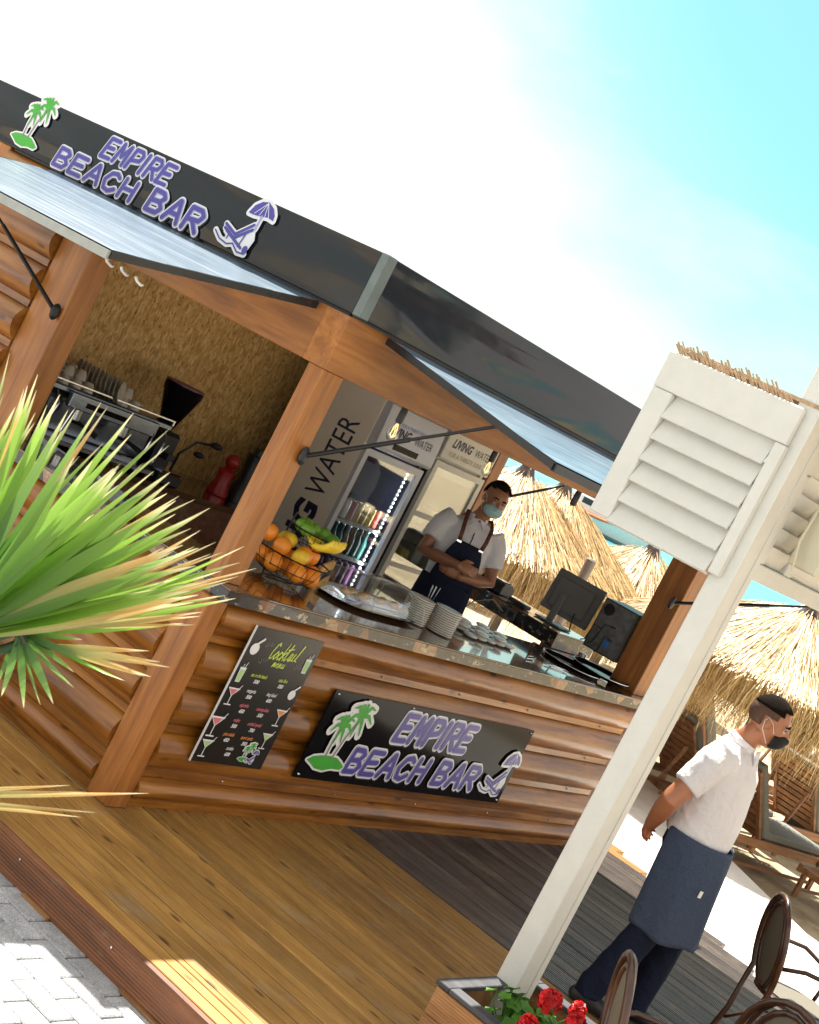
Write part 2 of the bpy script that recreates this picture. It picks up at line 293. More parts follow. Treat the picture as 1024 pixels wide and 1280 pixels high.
plain('mask_blue',(0.36,0.56,0.58),0.8,0,0.06); plain('mask_black',(0.006,0.006,0.007),0.8); plain('hair_dark',(0.012,0.008,0.006),0.95,0,0.4,120,0.6)
MATS['hair_dark'].node_tree.nodes['Principled BSDF'].inputs['Specular IOR Level'].default_value=0.08; plain('hair_fade',(0.10,0.052,0.032),0.75,0,0.3,160,0.5)
plain('leather',(0.11,0.028,0.018),0.45); plain('eye_white',(0.6,0.58,0.55),0.2); plain('eye_dark',(0.02,0.012,0.008),0.15); plain('ear_loop',(0.75,0.73,0.72),0.6); plain('shoe_dark',(0.02,0.02,0.025),0.5); plain('lips',(0.30,0.09,0.06),0.5)
plain('cushion_grey',(0.19,0.185,0.16),0.85,0,0.1,20,0.3); plain('cushion_dark',(0.03,0.04,0.055),0.8,0,0.1,20,0.3)
plain('path_concrete',(0.62,0.58,0.52),0.85,0,0.12,3,0.3); plain('soil',(0.05,0.032,0.02),0.95,0,0.4,40,0.8); plain('boat_white',(0.72,0.70,0.66),0.4); plain('boat_orange',(0.75,0.16,0.04),0.5)
plain('thatch_core',(0.30,0.18,0.075),0.8,0,0.35,30,0.6); plain('thatch_cap',(0.09,0.075,0.08),0.7,0,0.4,40,0.6); plain('reed',(0.40,0.27,0.16),0.6,0,0.35,50,0.3)
plain('palm_stem',(0.055,0.04,0.025),0.6,0,0.3,20,0.4); plain('palm_trunk',(0.12,0.08,0.05),0.9,0,0.4,12,0.9)
plain('red_plastic',(0.35,0.015,0.015),0.35); plain('towel_pink',(0.62,0.22,0.36),0.9,0,0.5,14,0.3); plain('clip_white',(0.7,0.66,0.6),0.6); plain('snack',(0.65,0.36,0.12),0.5,0,0.4,30,0.2)
plain('bracket_cream',(0.60,0.56,0.42),0.45,0,0.04); plain('paver_base',(0.12,0.115,0.105),0.95,0,0.3,30,0.5)
plain('bulb_glow',(0.9,0.6,0.3),0.3,0,0.0,5,0,emis=((1.0,0.55,0.2),1.2)); plain('led',(1,1,1),0.3,0,0,5,0,emis=((0.80,0.88,1.0),7.0)); plain('rubber_cable',(0.012,0.012,0.012),0.5)

# ------------------------------------------------------------------ geometry helpers
def smoothstep(x): x=max(0,min(1,x)); return x*x*(3-2*x)
class MB:
    def __init__(s): s.v=[]; s.f=[]; s.uv=None; s.mi=[]
    def add(s, vs, fs, mi=0):
        o=len(s.v); s.v+= [tuple(x) for x in vs]; s.f+=[tuple(i+o for i in f) for f in fs]; s.mi+=[mi]*len(fs)
    def box(s, x0,x1,y0,y1,z0,z1, mi=0):
        s.add([(x0,y0,z0),(x1,y0,z0),(x1,y1,z0),(x0,y1,z0),(x0,y0,z1),(x1,y0,z1),(x1,y1,z1),(x0,y1,z1)],
              [(3,2,1,0),(4,5,6,7),(0,1,5,4),(1,2,6,5),(2,3,7,6),(3,0,4,7)],mi)
    def obox(s, c, ax, ay, az, sx, sy, sz, mi=0):
        c=Vector(c); ax=Vector(ax).normalized()*sx/2; ay=Vector(ay).normalized()*sy/2; az=Vector(az).normalized()*sz/2
        vs=[c+ax*a+ay*b+az*d for d in(-1,1) for a,b in((-1,-1),(1,-1),(1,1),(-1,1))]
        s.add(vs,[(3,2,1,0),(4,5,6,7),(0,1,5,4),(1,2,6,5),(2,3,7,6),(3,0,4,7)],mi)
    def tube(s, pts, r, n=8, ref=(0,0,1), rb=None, cap=True, mi=0, dome=False):
        pts=[Vector(p) for p in pts]; k=len(pts)
        ra=[r]*k if isinstance(r,(int,float)) else list(r); rbb=ra if rb is None else ([rb]*k if isinstance(rb,(int,float)) else list(rb))
        rings=[]; ref=Vector(ref)
        for i,p in enumerate(pts):
            t=(pts[min(i+1,k-1)]-pts[max(i-1,0)]).normalized(); a=ref-t*ref.dot(t)
            if a.length<(0.12 if i==0 else 1e-3): a=Vector((1,0,0))-t*t.x if abs(t.x)<0.8 else Vector((0,1,0))-t*t.y
            a.normalize(); ref=a.copy(); b=t.cross(a); rings.append((p,a,b,ra[i],rbb[i],t))
        if dome:
            q=[]; p,a,b,x,y,t=rings[0]; m=min(x,y)
            for u in(0.95,0.6): q.append((p-t*m*u,a,b,x*math.sqrt(1-u*u),y*math.sqrt(1-u*u),t))
            rings=q+rings; p,a,b,x,y,t=rings[-1]; m=min(x,y)
            for u in(0.6,0.95): rings.append((p+t*m*u,a,b,x*math.sqrt(1-u*u),y*math.sqrt(1-u*u),t))
        vs=[];fs=[]
        for (p,a,b,x,y,t) in rings:
            for j in range(n):
                w_=2*PI*j/n; vs.append(p+a*x*math.cos(w_)+b*y*math.sin(w_))
        for i in range(len(rings)-1):
            for j in range(n): fs.append((i*n+j,i*n+(j+1)%n,(i+1)*n+(j+1)%n,(i+1)*n+j))
        if cap: fs.append(tuple(reversed(range(n)))); fs.append(tuple((len(rings)-1)*n+j for j in range(n)))
        s.add(vs,fs,mi)
    def lathe(s, prof, c=(0,0,0), n=16, mi=0, M=None):
        vs=[];fs=[]; c=Vector(c)
        for (r,z) in prof:
            for j in range(n):
                w_=2*PI*j/n; p=Vector((r*math.cos(w_),r*math.sin(w_),z))
                if M: p=M@p
                vs.append(c+p)
        for i in range(len(prof)-1):
            for j in range(n): fs.append((i*n+j,i*n+(j+1)%n,(i+1)*n+(j+1)%n,(i+1)*n+j))
        if prof[0][0]>1e-4: fs.append(tuple(reversed(range(n))))
        if prof[-1][0]>1e-4: fs.append(tuple((len(prof)-1)*n+j for j in range(n)))
        s.add(vs,fs,mi)
    def ball(s, c, rx, ry=None, rz=None, n=12, m=8, M=None, mi=0):
        ry=rx if ry is None else ry; rz=rx if rz is None else rz; vs=[];fs=[]; c=Vector(c)
        for i in range(m+1):
            a=-PI/2+PI*i/m; a=max(-PI/2+0.02,min(PI/2-0.02,a))
            for j in range(n):
                w_=2*PI*j/n; p=Vector((rx*math.cos(a)*math.cos(w_),ry*math.cos(a)*math.sin(w_),rz*math.sin(a)))
                if M: p=M@p
                vs.append(c+p)
        for i in range(m):
            for j in range(n): fs.append((i*n+j,i*n+(j+1)%n,(i+1)*n+(j+1)%n,(i+1)*n+j))
        fs.append(tuple(reversed(range(n)))); fs.append(tuple(m*n+j for j in range(n)))
        s.add(vs,fs,mi)
    def sweep(s, prof, a, b, xdir, zdir, cap=True, mi=0):
        """extrude a 2D profile [(u,v)] from point a to b; u along xdir, v along zdir"""
        a=Vector(a); b=Vector(b); xd=Vector(xdir); zd=Vector(zdir); n=len(prof)
        vs=[a+xd*u+zd*v for u,v in prof]+[b+xd*u+zd*v for u,v in prof]
        fs=[(i,(i+1)%n,n+(i+1)%n,n+i) for i in range(n)]
        if cap: fs+= [tuple(reversed(range(n))), tuple(range(n,2*n))]
        s.add(vs,fs,mi)
    def mesh(s, name, mats, smooth=False, bevel=0.0, fix=True):
        me=bpy.data.meshes.new(name); me.from_pydata(s.v,[],s.f)
        if any(s.mi): me.polygons.foreach_set('material_index', s.mi)
        if fix or bevel:
            bm=bmesh.new(); bm.from_mesh(me); bmesh.ops.recalc_face_normals(bm, faces=bm.faces)
            if bevel: bmesh.ops.bevel(bm, geom=[e for e in bm.edges if e.is_manifold and e.calc_face_angle(0)>0.6], offset=bevel, segments=1, affect='EDGES')
            bm.to_mesh(me); bm.free()
        mats = mats if isinstance(mats,(list,tuple)) else [mats]
        for m in mats: me.materials.append(MATS[m])
        if smooth:
            me.polygons.foreach_set('use_smooth',[True]*len(me.polygons))
            if smooth!='all':
                me.set_sharp_from_angle(angle=math.radians(40))
        return me
    def build(s, name, mats, parent=None, smooth=False, bevel=0.0, fix=True):
        o=bpy.data.objects.new(name, s.mesh(name,mats,smooth,bevel,fix)); COL.objects.link(o)
        if parent: o.parent=parent
        return o
def tag(o, label, cat, group=None):
    o['label']=label; o['category']=cat
    if group: o['group']=group
    return o
def thing(name, label, cat, loc=(0,0,0), rz=0.0, group=None):
    o=bpy.data.objects.new(name,None); COL.objects.link(o); o.empty_display_size=0.1
    o.location=loc; o.rotation_euler=(0,0,rz); return tag(o,label,cat,group)
def structure(o): o['kind']='structure'; return o
def stuff(o): o['kind']='stuff'; return o
ORD=['first','second','third','fourth','fifth','sixth','seventh','eighth','ninth','tenth','eleventh','twelfth','thirteenth','fourteenth']
def dup(root, loc=None, rot=None, label=None, group=None, scale=None):
    r=root.copy(); COL.objects.link(r)
    if loc is not None: r.location=loc
    if rot is not None: r.rotation_euler=rot if isinstance(rot,(tuple,list)) else (0,0,rot)
    if scale is not None: r.scale=scale if isinstance(scale,(tuple,list)) else (scale,)*3
    if label: r['label']=label
    if group: r['group']=group
    for ch in list(root.children):
        c=ch.copy(); COL.objects.link(c); c.parent=r
        for g in list(ch.children):
            d=g.copy(); COL.objects.link(d); d.parent=c
    return r
def link_mesh(name, me, parent=None, loc=(0,0,0), rot=(0,0,0), scale=(1,1,1)):
    o=bpy.data.objects.new(name,me); COL.objects.link(o); o.location=loc; o.rotation_euler=rot; o.scale=scale
    if parent: o.parent=parent
    return o
def arc(cx,cy,rx,ry,a0,a1,n=8):
    return [(cx+rx*math.cos(math.radians(a0+(a1-a0)*i/n)), cy+ry*math.sin(math.radians(a0+(a1-a0)*i/n))) for i in range(n+1)]

# flat print: strokes and shapes laid on a plane, each piece a hair above the last so none coincide
class Print:
    def __init__(s, o, u, v, n): s.o=Vector(o); s.u=Vector(u); s.v=Vector(v); s.n=Vector(n); s.mb=MB(); s.k=0; s.mats=[]
    def P(s,x,y,off): return s.o+s.u*x+s.v*y+s.n*off
    def mi(s,m):
        if m not in s.mats: s.mats.append(m)
        return s.mats.index(m)
    def poly(s, pts, m, off):
        s.k+=1; off+=s.k*0.000012; s.mb.add([s.P(x,y,off) for x,y in pts],[tuple(range(len(pts)))],s.mi(m))
    def stroke(s, pts, w_, m, off, w1=None):
        n=len(pts)
        for i in range(n-1):
            (x0,y0),(x1,y1)=pts[i],pts[i+1]; d=math.hypot(x1-x0,y1-y0)
            if d<1e-6: continue
            a=w_/2 if w1 is None else (w_+(w1-w_)*i/(n-1))/2; b=w_/2 if w1 is None else (w_+(w1-w_)*(i+1)/(n-1))/2
            px,py=-(y1-y0)/d,(x1-x0)/d
            s.poly([(x0+px*a,y0+py*a),(x0-px*a,y0-py*a),(x1-px*b,y1-py*b),(x1+px*b,y1+py*b)],m,off)
        for i,(x,y) in enumerate(pts):
            a=w_/2 if w1 is None else (w_+(w1-w_)*i/(n-1))/2
            if a>0.0012: s.poly([(x+a*math.cos(j*PI/5),y+a*math.sin(j*PI/5)) for j in range(10)],m,off)
    def text(s, body, x, y, size, m, off, shear=0.0, bold=0.0, rot=0.0, align='CENTER', sx=1.0):
        cu=bpy.data.curves.new('txt','FONT'); cu.body=body; cu.size=size; cu.shear=shear; cu.offset=bold; cu.align_x=align; cu.resolution_u=2
        ob=bpy.data.objects.new('txt',cu); COL.objects.link(ob); dg=bpy.context.evaluated_depsgraph_get(); ev=ob.evaluated_get(dg); me=ev.to_mesh()
        s.k+=1; off+=s.k*0.000012; c_,s_=math.cos(rot),math.sin(rot)
        vs=[s.P(x+(v.co.x*sx*c_-v.co.y*s_), y+(v.co.x*sx*s_+v.co.y*c_), off) for v in me.vertices]
        s.mb.add(vs,[tuple(p.vertices) for p in me.polygons],s.mi(m)); ev.to_mesh_clear(); bpy.data.objects.remove(ob); bpy.data.curves.remove(cu)
    def build(s, name, parent):
        return s.mb.build(name, s.mats, parent, fix=False)
GL={ 'E':[[(0.95,1),(0.05,1),(0,0),(0.95,0.02)],[(0.02,0.52),(0.8,0.55)]],
 'M':[[(0,0),(0.12,1),(0.5,0.35),(0.9,1),(1,0)]],
 'P':[[(0.05,0),(0.08,1),(0.75,1),(1,0.82),(0.9,0.52),(0.1,0.42)]],
 'I':[[(0.5,0),(0.5,1)]],
 'R':[[(0.05,0),(0.08,1),(0.75,1),(1,0.8),(0.85,0.52),(0.12,0.45)],[(0.45,0.47),(1,0)]],
 'B':[[(0.05,0.02),(0.08,1),(0.7,0.98),(0.92,0.8),(0.7,0.56),(0.1,0.52)],[(0.7,0.56),(1,0.3),(0.8,0.04),(0.05,0.02)]],
 'A':[[(0,0),(0.55,1),(0.62,1),(1,0)],[(0.22,0.36),(0.85,0.36)]],
 'C':[[(0.95,0.85),(0.7,1),(0.3,0.92),(0.03,0.5),(0.2,0.08),(0.6,0),(0.98,0.2)]],
 'H':[[(0.05,0),(0.1,1)],[(0.95,0),(0.95,1)],[(0.08,0.5),(0.95,0.52)]],' ':[]}
def brush_word(pr, word, x, y, h, width, m_out='print_white', m_mid='print_lavender', m_in='print_purple', lw=0.2, shear=0.15, base=0.0, wob=0.0):
    n=len(word); step=width/(n-0.0); 
    adv=[0.45 if c=='I' else (0.6 if c==' ' else 1.0) for c in word]; tot=sum(adv); cx=x
    letters=[]
    for i,c in enumerate(word):
        wd=width*adv[i]/tot; gw=wd*0.74
        yy=y+(wob*((i%2)*2-1) if wob else 0)
        for st in GL[c]:
            letters.append([(cx+wd*0.13+u*gw+shear*h*v, yy+v*h) for u,v in st])
        cx+=wd
    for k,(m,wm,off) in enumerate((('print_shadow',lw*2.2,0.0004),(m_out,lw*2.1,0.0012),(m_mid,lw*1.42,0.0030),(m_in,lw*0.98,0.0048))):
        dx=0.006 if m=='print_shadow' else 0
        for st in letters: pr.stroke([(a+dx,b-dx) for a,b in st], h*wm, m, base+off)
def palm_logo(pr, x, y, s, base=0.0):
    mound=[(0,0.10),(0.12,0.17),(0.30,0.20),(0.52,0.21),(0.72,0.19),(0.86,0.13),(0.98,0.06),(0.92,0.0),(0.70,0.0),(0.50,-0.05),(0.28,-0.03),(0.16,0.03)]
    mound=[(x+a*s,y+b*s) for a,b in mound]
    trunks=[[(0.40,0.18),(0.40,0.45),(0.46,0.72)],[(0.58,0.18),(0.66,0.55),(0.80,0.92)]]
    heads=[(0.46,0.74,0.26),(0.80,0.95,0.32)]
    lv=[]
    for hx,hy,r in heads:
        for a in (80,35,-10,-62,-100,150,195,120):
            rr=r*(1.0 if a not in(80,120) else 0.75)
            a=math.radians(a); lv.append([(hx,hy),(hx+rr*0.55*math.cos(a),hy+rr*0.62*math.sin(a)+0.05),(hx+rr*math.cos(a),hy+rr*math.sin(a)-0.05)])
    S_=lambda L_:[(x+a*s,y+b*s) for a,b in L_]
    pr.stroke(mound+[mound[0]],0.07*s,'print_white',base+0.001); pr.poly(mound,'print_green',base+0.0024)
    for t_ in trunks: pr.stroke(S_(t_),0.13*s,'print_white',base+0.001)
    for t_ in lv: pr.stroke(S_(t_),0.17*s,'print_white',base+0.001)
    for t_ in trunks: pr.stroke(S_(t_),0.035*s,'print_grey',base+0.0030)
    for t_ in lv: pr.stroke(S_(t_),0.10*s,'print_green',base+0.0042,w1=0.02*s)
def lounge_logo(pr, x, y, s, base=0.0, fill='print_purple'):
    S_=lambda L_:[(x+a*s,y+b*s) for a,b in L_]
    dome=[(0.52,0.80),(0.60,0.98),(0.75,1.10),(0.92,1.14),(1.10,1.06),(1.20,0.94),(1.22,0.84),(1.05,0.86),(0.85,0.82),(0.68,0.80)]
    pole=[(0.90,0.84),(0.88,0.55)]
    seat=[[(0.10,0.42),(0.45,0.30),(0.82,0.62)],[(0.12,0.34),(0.46,0.22),(0.84,0.52)],[(0.20,0.30),(0.75,0.10)],[(0.30,0.30),(0.28,0.16)],[(0.72,0.40),(0.66,0.10)],[(-0.10,0.22),(0.10,0.10),(0.34,0.06),(0.50,0.12),(0.7,0.0),(0.9,0.02)]]
    for L_ in [dome+[dome[0]],pole]+seat: pr.stroke(S_(L_),0.14*s,'print_white',base+0.001)
    pr.poly(S_([(0.10,0.46),(0.45,0.33),(0.85,0.66),(1.0,0.35),(0.92,0.02),(0.55,0.05),(0.12,0.25)]),'print_white',base+0.0016)
    pr.poly(S_(dome),fill,base+0.003)
    for a in(0.68,0.82,0.98,1.1): pr.stroke(S_([(0.92,1.12),(a,0.83)]),0.015*s,'print_white',base+0.0042)
    pr.stroke(S_(pole),0.04*s,'print_lavender',base+0.0035)
    for L_ in seat[:3]: pr.stroke(S_(L_),0.062*s,fill,base+0.0042)
    for L_ in seat[3:]: pr.stroke(S_(L_),0.03*s,fill,base+0.0042)
    pr.poly(S_(arc(0.88,0.10,0.07,0.09,0,330,10)),fill,base+0.0044)

# ================================================================== THE SETTING
# sand beach sloping to the sea, one sheet to the horizon
def beach():
    vs=[];fs=[]; xs=[-40,-20,-10,-5,0,3]+[4+i*0.35 for i in range(70)]+[30,34,40,60,120]; ys=[-60,-30,-15]+[-8+i*0.4 for i in range(75)]+[24,30,45,80,160]
    for x in xs:
        for y in ys:
            d=(x*0.8+y*0.6); z=-0.34-max(0,d-14)*0.028
            if 3.5<x<29 and -8<y<23: z+=0.05*noise.noise(Vector((x*0.9,y*0.9,0)))+0.025*noise.noise(Vector((x*3.1,y*3.1,4)))
            vs.append((x,y,max(z,-3)))
    n=len(ys)
    for i in range(len(xs)-1):
        for j in range(n-1): fs.append((i*n+j,(i+1)*n+j,(i+1)*n+j+1,i*n+j+1))
    m=MB(); m.add(vs,fs); return structure(m.build('sand_beach','sand',smooth='all'))
beach()
m=MB(); m.add([(-1500,-1500,-3.2),(4000,-1500,-3.2),(4000,4000,-3.2),(-1500,4000,-3.2)],[(0,1,2,3)]); structure(m.build('ground','sand'))
m=MB(); R0=[(17,-60),(5000,-2200),(5000,5000),(-2500,5000),(-50,60)]
m.add([(34,-40,-0.95),(5000,-3300,-0.95),(5000,5000,-0.95),(-3000,5000,-0.95),(-34,50,-0.95),(-4,34,-0.95)],[(0,1,2,3,4,5)]); structure(m.build('sea','sea'))
# paved street in front: bedding sheet + individual stone pavers where they can be told apart
m=MB(); m.box(-9.6,-0.80,-4.9,10.1,-0.40,-0.162); pave=structure(m.build('pavement','paver_base'))
for k,b in enumerate(((-60,-9.61,-60,60),(-9.6,-0.80,10.11,60),(-9.6,-0.80,-60,-4.91))): m=MB(); m.box(b[0],b[1],b[2],b[3],-0.40,-0.152); structure(m.build('road','paver'))
pv=[]
for k in range(4):
    m=MB(); a,b=0.1155,0.056; c=0.006
    j=[rnd.uniform(-0.002,0.002) for _ in range(8)]
    m.add([(-a+c,-b+c,0.012),(a-c,-b+c,0.012),(a-c,b-c,0.012),(-a+c,b-c,0.012),(-a,-b,0.006),(a,-b,0.006),(a,b,0.006),(-a,b,0.006),(-a,-b,-0.01),(a,-b,-0.01),(a,b,-0.01),(-a,b,-0.01)],
      [(0,1,2,3),(4,5,1,0),(5,6,2,1),(6,7,3,2),(7,4,0,3),(8,9,5,4),(9,10,6,5),(10,11,7,6),(11,8,4,7)])
    pv.append(m.mesh('paver','paver'))
row=0; x=-0.862
while x>-2.35:
    off=(row%2)*0.12; y=-3.0+off
    while y<0.25:
        if not (x>-1.1 and False):
            link_mesh('paver',pv[rnd.randrange(4)],pave,(x+rnd.uniform(-.0015,.0015),y,-0.1605+rnd.uniform(-0.0015,0.0015)),(rnd.uniform(-.006,.006),rnd.uniform(-.006,.006),PI/2+rnd.uniform(-.006,.006)))
        y+=0.24
    x-=0.1185; row+=1
m=MB()
for r in range(60):
    for q in range(60):
        xx=-2.4-r*0.1185; yy=-4.5+q*0.24+(r%2)*0.12
        m.box(xx-0.056,xx+0.056,yy-0.1155,yy+0.1155,-0.161,-0.150)
o=m.build('far_pavers','paver',pave); stuff(o)

# wooden deck in three timbers, every board its own piece
deck=bpy.data.objects.new('deck',None); COL.objects.link(deck); structure(deck)
m=MB(); m.box(-0.78,4.0,-6.0,5.0,-0.30,-0.045); m.build('joist_base','soil',deck)
def board_mesh(name,wd,y0,y1,mat,grooves,th=0.03,depth=0.004):
    prof=[(-wd/2,-th),(-wd/2,-0.003),(-wd/2+0.003,0)]
    for g in grooves: gw=g[1]; prof+= [(g[0]-gw/2,0),(g[0]-gw/2+0.0012,-depth),(g[0]+gw/2-0.0012,-depth),(g[0]+gw/2,0)]
    prof+=[(wd/2-0.003,0),(wd/2,-0.003),(wd/2,-th)]
    m=MB(); m.sweep(prof,(0,y0,0),(0,y1,0),(1,0,0),(0,0,1)); return m.mesh(name,mat)
wy=0.1455
x=-0.79; i=0
ym=[board_mesh('yellow_board',wy-0.010,-6.0,5.0,'deck_yellow',[(-0.034,0.006),(0.032,0.005)] if k else [(0.004,0.008)],depth=0.006) for k in (0,1)]
while x<1.80:
    link_mesh('board',ym[i%2],deck,(x+wy/2,rnd.uniform(-0.0,0.0),rnd.uniform(-0.0015,0.0015))); x+=wy; i+=1
gx0=x+0.004
gm={}
xs_=gx0; wg=0.140; i=0
def gr(): return [(-0.050+k*0.025,0.012) for k in range(5)]
while xs_<5.25:
    xc=xs_+wg/2; yend=-6.0
    yl = -1.38+(xc-4.46)*2.05 if xc>4.05 else -6.0
    if xc<=4.05:
        a=board_mesh('grey_board',wg-0.010,-1.905,5.0,'deck_grey',gr(),depth=0.008); b=board_mesh('grey_board',wg-0.010,-6.0,-1.912,'deck_grey',gr(),depth=0.008)
        link_mesh('board',a,deck,(xc,0,rnd.uniform(-0.002,0.002))); link_mesh('board',b,deck,(xc,0,rnd.uniform(-0.002,0.002)))
    elif yl<1.5:
        a=board_mesh('grey_board',wg-0.010,yl,5.0,'deck_grey' if xc<4.9 else 'deck_yellow',gr(),depth=0.008); link_mesh('board',a,deck,(xc,0,rnd.uniform(-0.002,0.002)))
    xs_+=wg; i+=1
# red stained skirting board of the deck
prof=[(0,-0.002),(-0.022,-0.006)]+[(-0.022-(0.002 if k%2 else 0.0),-0.006-0.0065*k) for k in range(1,20)]+[(-0.022,-0.148),(0,-0.148)]
m=MB(); m.sweep(prof,(-0.793,-6,0),(-0.793,5,0),(1,0,0),(0,0,1)); m.build('skirting_board','deck_red',deck)
for y in (-0.45,-1.05,-1.6,-2.2,0.3):
    m=MB(); m.ball((-0.819,y,-0.05),0.006,n=8,m=5); m.build('screw','chrome',deck)
for y0,y1 in ((-0.72,-0.55),(-1.52,-1.18),(-1.9,-1.56)):
    m=MB(); m.box(-0.835,-0.818,y0,y1,-0.148,-0.136); m.build('batten','planter_wood',deck)
# pale concrete path beyond the deck
m=MB(); m.add([(4.0,-6,-0.055),(5.6,-6,-0.055),(6.66,-0.96,-0.055),(8.22,1.06,-0.055),(11.5,5.5,-0.055),(5.2,5.5,-0.055),(4.5,2,-0.055),(4.0,-1,-0.055)]+
   [(4.0,-6,-0.5),(5.6,-6,-0.5),(6.66,-0.96,-0.5),(8.22,1.06,-0.5),(11.5,5.5,-0.5),(5.2,5.5,-0.5),(4.5,2,-0.5),(4.0,-1,-0.5)],
   [(0,1,2,3,4,5,6,7)]+[(i,(i+1)%8,8+(i+1)%8,8+i) for i in range(8)])
structure(m.build('path','path_concrete'))

# ================================================================== THE BEACH BAR KIOSK
W,D=4.40,2.75
ZC,ZB,ZF,ZT=1.05,2.16,2.427,2.722
bar=thing('beach_bar_kiosk','brown log-sided beach bar kiosk with black fascia sign and two raised blue-white awnings','kiosk',(0,0,0))
FL=0.18
m=MB(); m.box(0.05,W-0.05,0.05,D-0.05,0.003,FL); m.build('floor','deck_red',bar)
def log_profile(h,depth=0.062):
    led=0.042; p=[(0,0),(0.012,0.0),(0.014,led-0.006),(0.008,led)]
    for k in range(13):
        a=PI*(k/12.0); p.append((0.008+ (depth-0.008)*math.sin(a)**0.72, led+(h-led)*(k/12.0)))
    p.append((0,h)); return p
def log_wall(axis, a0, a1, z0, z1, fixed, outward):
    z=z0; first=(z0==0)
    heights=[]
    if first: heights.append(0.155)
    while z0+sum(heights)+0.10<z1: heights.append(min(0.228, z1-z0-sum(heights)))
    z=z0
    for h in heights:
        m=MB(); pr=log_profile(h-0.002)
        if axis=='X': m.sweep([(u,v) for u,v in pr],(a0,fixed,z),(a1,fixed,z),(0,outward,0),(0,0,1))
        else: m.sweep([(u,v) for u,v in pr],(fixed,a0,z),(fixed,a1,z),(outward,0,0),(0,0,1))
        o=m.build('log_board','log_x' if axis=='X' else 'log_y',bar,smooth=True)
        z+=h
log_wall('X',0.092,W-0.13,0,ZC,0.0,-1)
log_wall('Y',0.112,D-0.12,0,ZC,0.0,-1)
log_wall('Y',1.96,D-0.12,ZC,ZF-0.01,0.0,-1)
# backing walls behind the logs
for nm,b in (('wall_panel',(0.165,W-0.06,0.002,0.045,0,ZC-0.001)),('wall_panel',(0.002,0.045,0.105,D-0.12,0,ZC-0.001)),('wall_panel',(0.002,0.045,1.96,D-0.12,ZC,ZF-0.01)),
             ('wall_panel',(W-0.045,W-0.002,0.2,0.95,0,ZC)),('wall_panel',(W-0.045,W-0.002,1.95,D-0.05,0,ZF))):
    m=MB(); m.box(*b); m.build(nm,'beam_y' if b[1]-b[0]<0.1 else 'beam_x',bar)
for z in (0.158,0.386,0.614,0.842):
    for i in range(5):
        m=MB(); m.ball((0.75+i*0.78+rnd.uniform(-.1,.1),-0.018,z+0.018),0.006,n=8,m=4); m.build('screw','steel',bar)
def post(x0,x1,y0,y1,z0,z1,nm='corner_post',mat='beam_z'):
    m=MB(); m.box(x0,x1,y0,y1,z0,z1); return m.build(nm,mat,bar,bevel=0.004)
post(-0.040,0.088,-0.040,0.108,0.0,ZC)
post(-0.004,0.148,-0.004,0.095,ZC+0.07,ZB)
post(-0.004,0.15,1.70,1.955,ZC+0.07,ZB)
post(-0.030,0.10,D-0.12,D,0,ZF,'end_post')
post(W-0.235,W,-0.004,0.20,ZC+0.07,ZB,'corner_post')
post(W-0.13,W-0.02,-0.008,0.10,0,ZC,'corner_post','deck_red')
post(W-0.12,W,1.86,1.98,0,ZB,'side_post')
for b,mt in (((-0.006,W+0.006,-0.006,0.14,ZB,ZF),'beam_x'),((-0.005,0.14,0.141,1.955,ZB,ZF),'beam_y'),((W-0.14,W+0.004,0.141,D,ZB,ZF),'beam_y'),((0.15,W-0.141,D-0.14,D-0.003,ZB,ZF),'beam_x')):
    m=MB(); m.box(*b); m.build('beam',mt,bar,bevel=0.003)
# back wall of OSB sheets
xs=[0.101,1.32,2.54,W-0.12]
for i in range(3):
    m=MB(); m.box(xs[i],xs[i+1]-0.004,D-0.06,D-0.045,FL+0.002,ZF); m.build('osb_sheet','osb',bar)
m=MB(); m.box(0.0,W,D-0.044,D-0.02,0.0,ZF-0.27); m.build('rear_cladding','beam_x',bar)
m=MB(); m.box(0.048,0.060,1.96,D-0.07,FL,ZF); m.build('osb_sheet','osb',bar)
# roof and the black fascia
FX1=5.05
m=MB(); m.box(-0.028,FX1-0.03,-0.064,3.0,2.60,2.66); m.build('roof','roof_sheet',bar)
def fascia(nm,pts):
    m=MB(); (ax,ay),(bx,by)=pts; n=1
    m.box(min(ax,bx),max(ax,bx),min(ay,by),max(ay,by),ZF,ZT); return m.build(nm,'fascia_metal',bar,bevel=0.004)
fascia('fascia_panel',((-0.036,-0.032),( -0.030,3.05)))
fascia('fascia_panel',((0.030,-0.074),( FX1,-0.066)))
m=MB(); m.box(-0.040,0.030,-0.078,-0.0325,ZF-0.002,ZT+0.002); m.build('corner_trim','seam_metal',bar,bevel=0.004)
m=MB(); m.box(FX1-0.012,FX1,-0.062,3.0,ZF,ZT); m.build('fascia_panel','fascia_metal',bar)
m=MB(); m.box(-0.015,-0.0065,-0.02,3.0,ZF-0.012,ZF+0.03); m.box(-0.015,FX1,-0.060,-0.0075,ZF-0.010,ZF+0.03); m.build('fascia_bracket','black_metal',bar)
# fascia lettering and emblems, L side: right runs towards -Y
pr=Print((-0.036,0,0),(0,-1,0),(0,0,1),(-1,0,0))
u=lambda y:-y
brush_word(pr,'EMPIRE',u(1.945),2.583,0.102,0.56,shear=0.30,lw=0.19)
brush_word(pr,'BEACH',u(2.262),2.440,0.096,0.70,shear=0.16,lw=0.21)
brush_word(pr,'BAR',u(1.475),2.442,0.108,0.43,shear=0.16,lw=0.21)
palm_logo(pr,u(2.655),2.462,0.245)
lounge_logo(pr,u(0.915),2.448,0.235)
pr.build('fascia_lettering',bar)
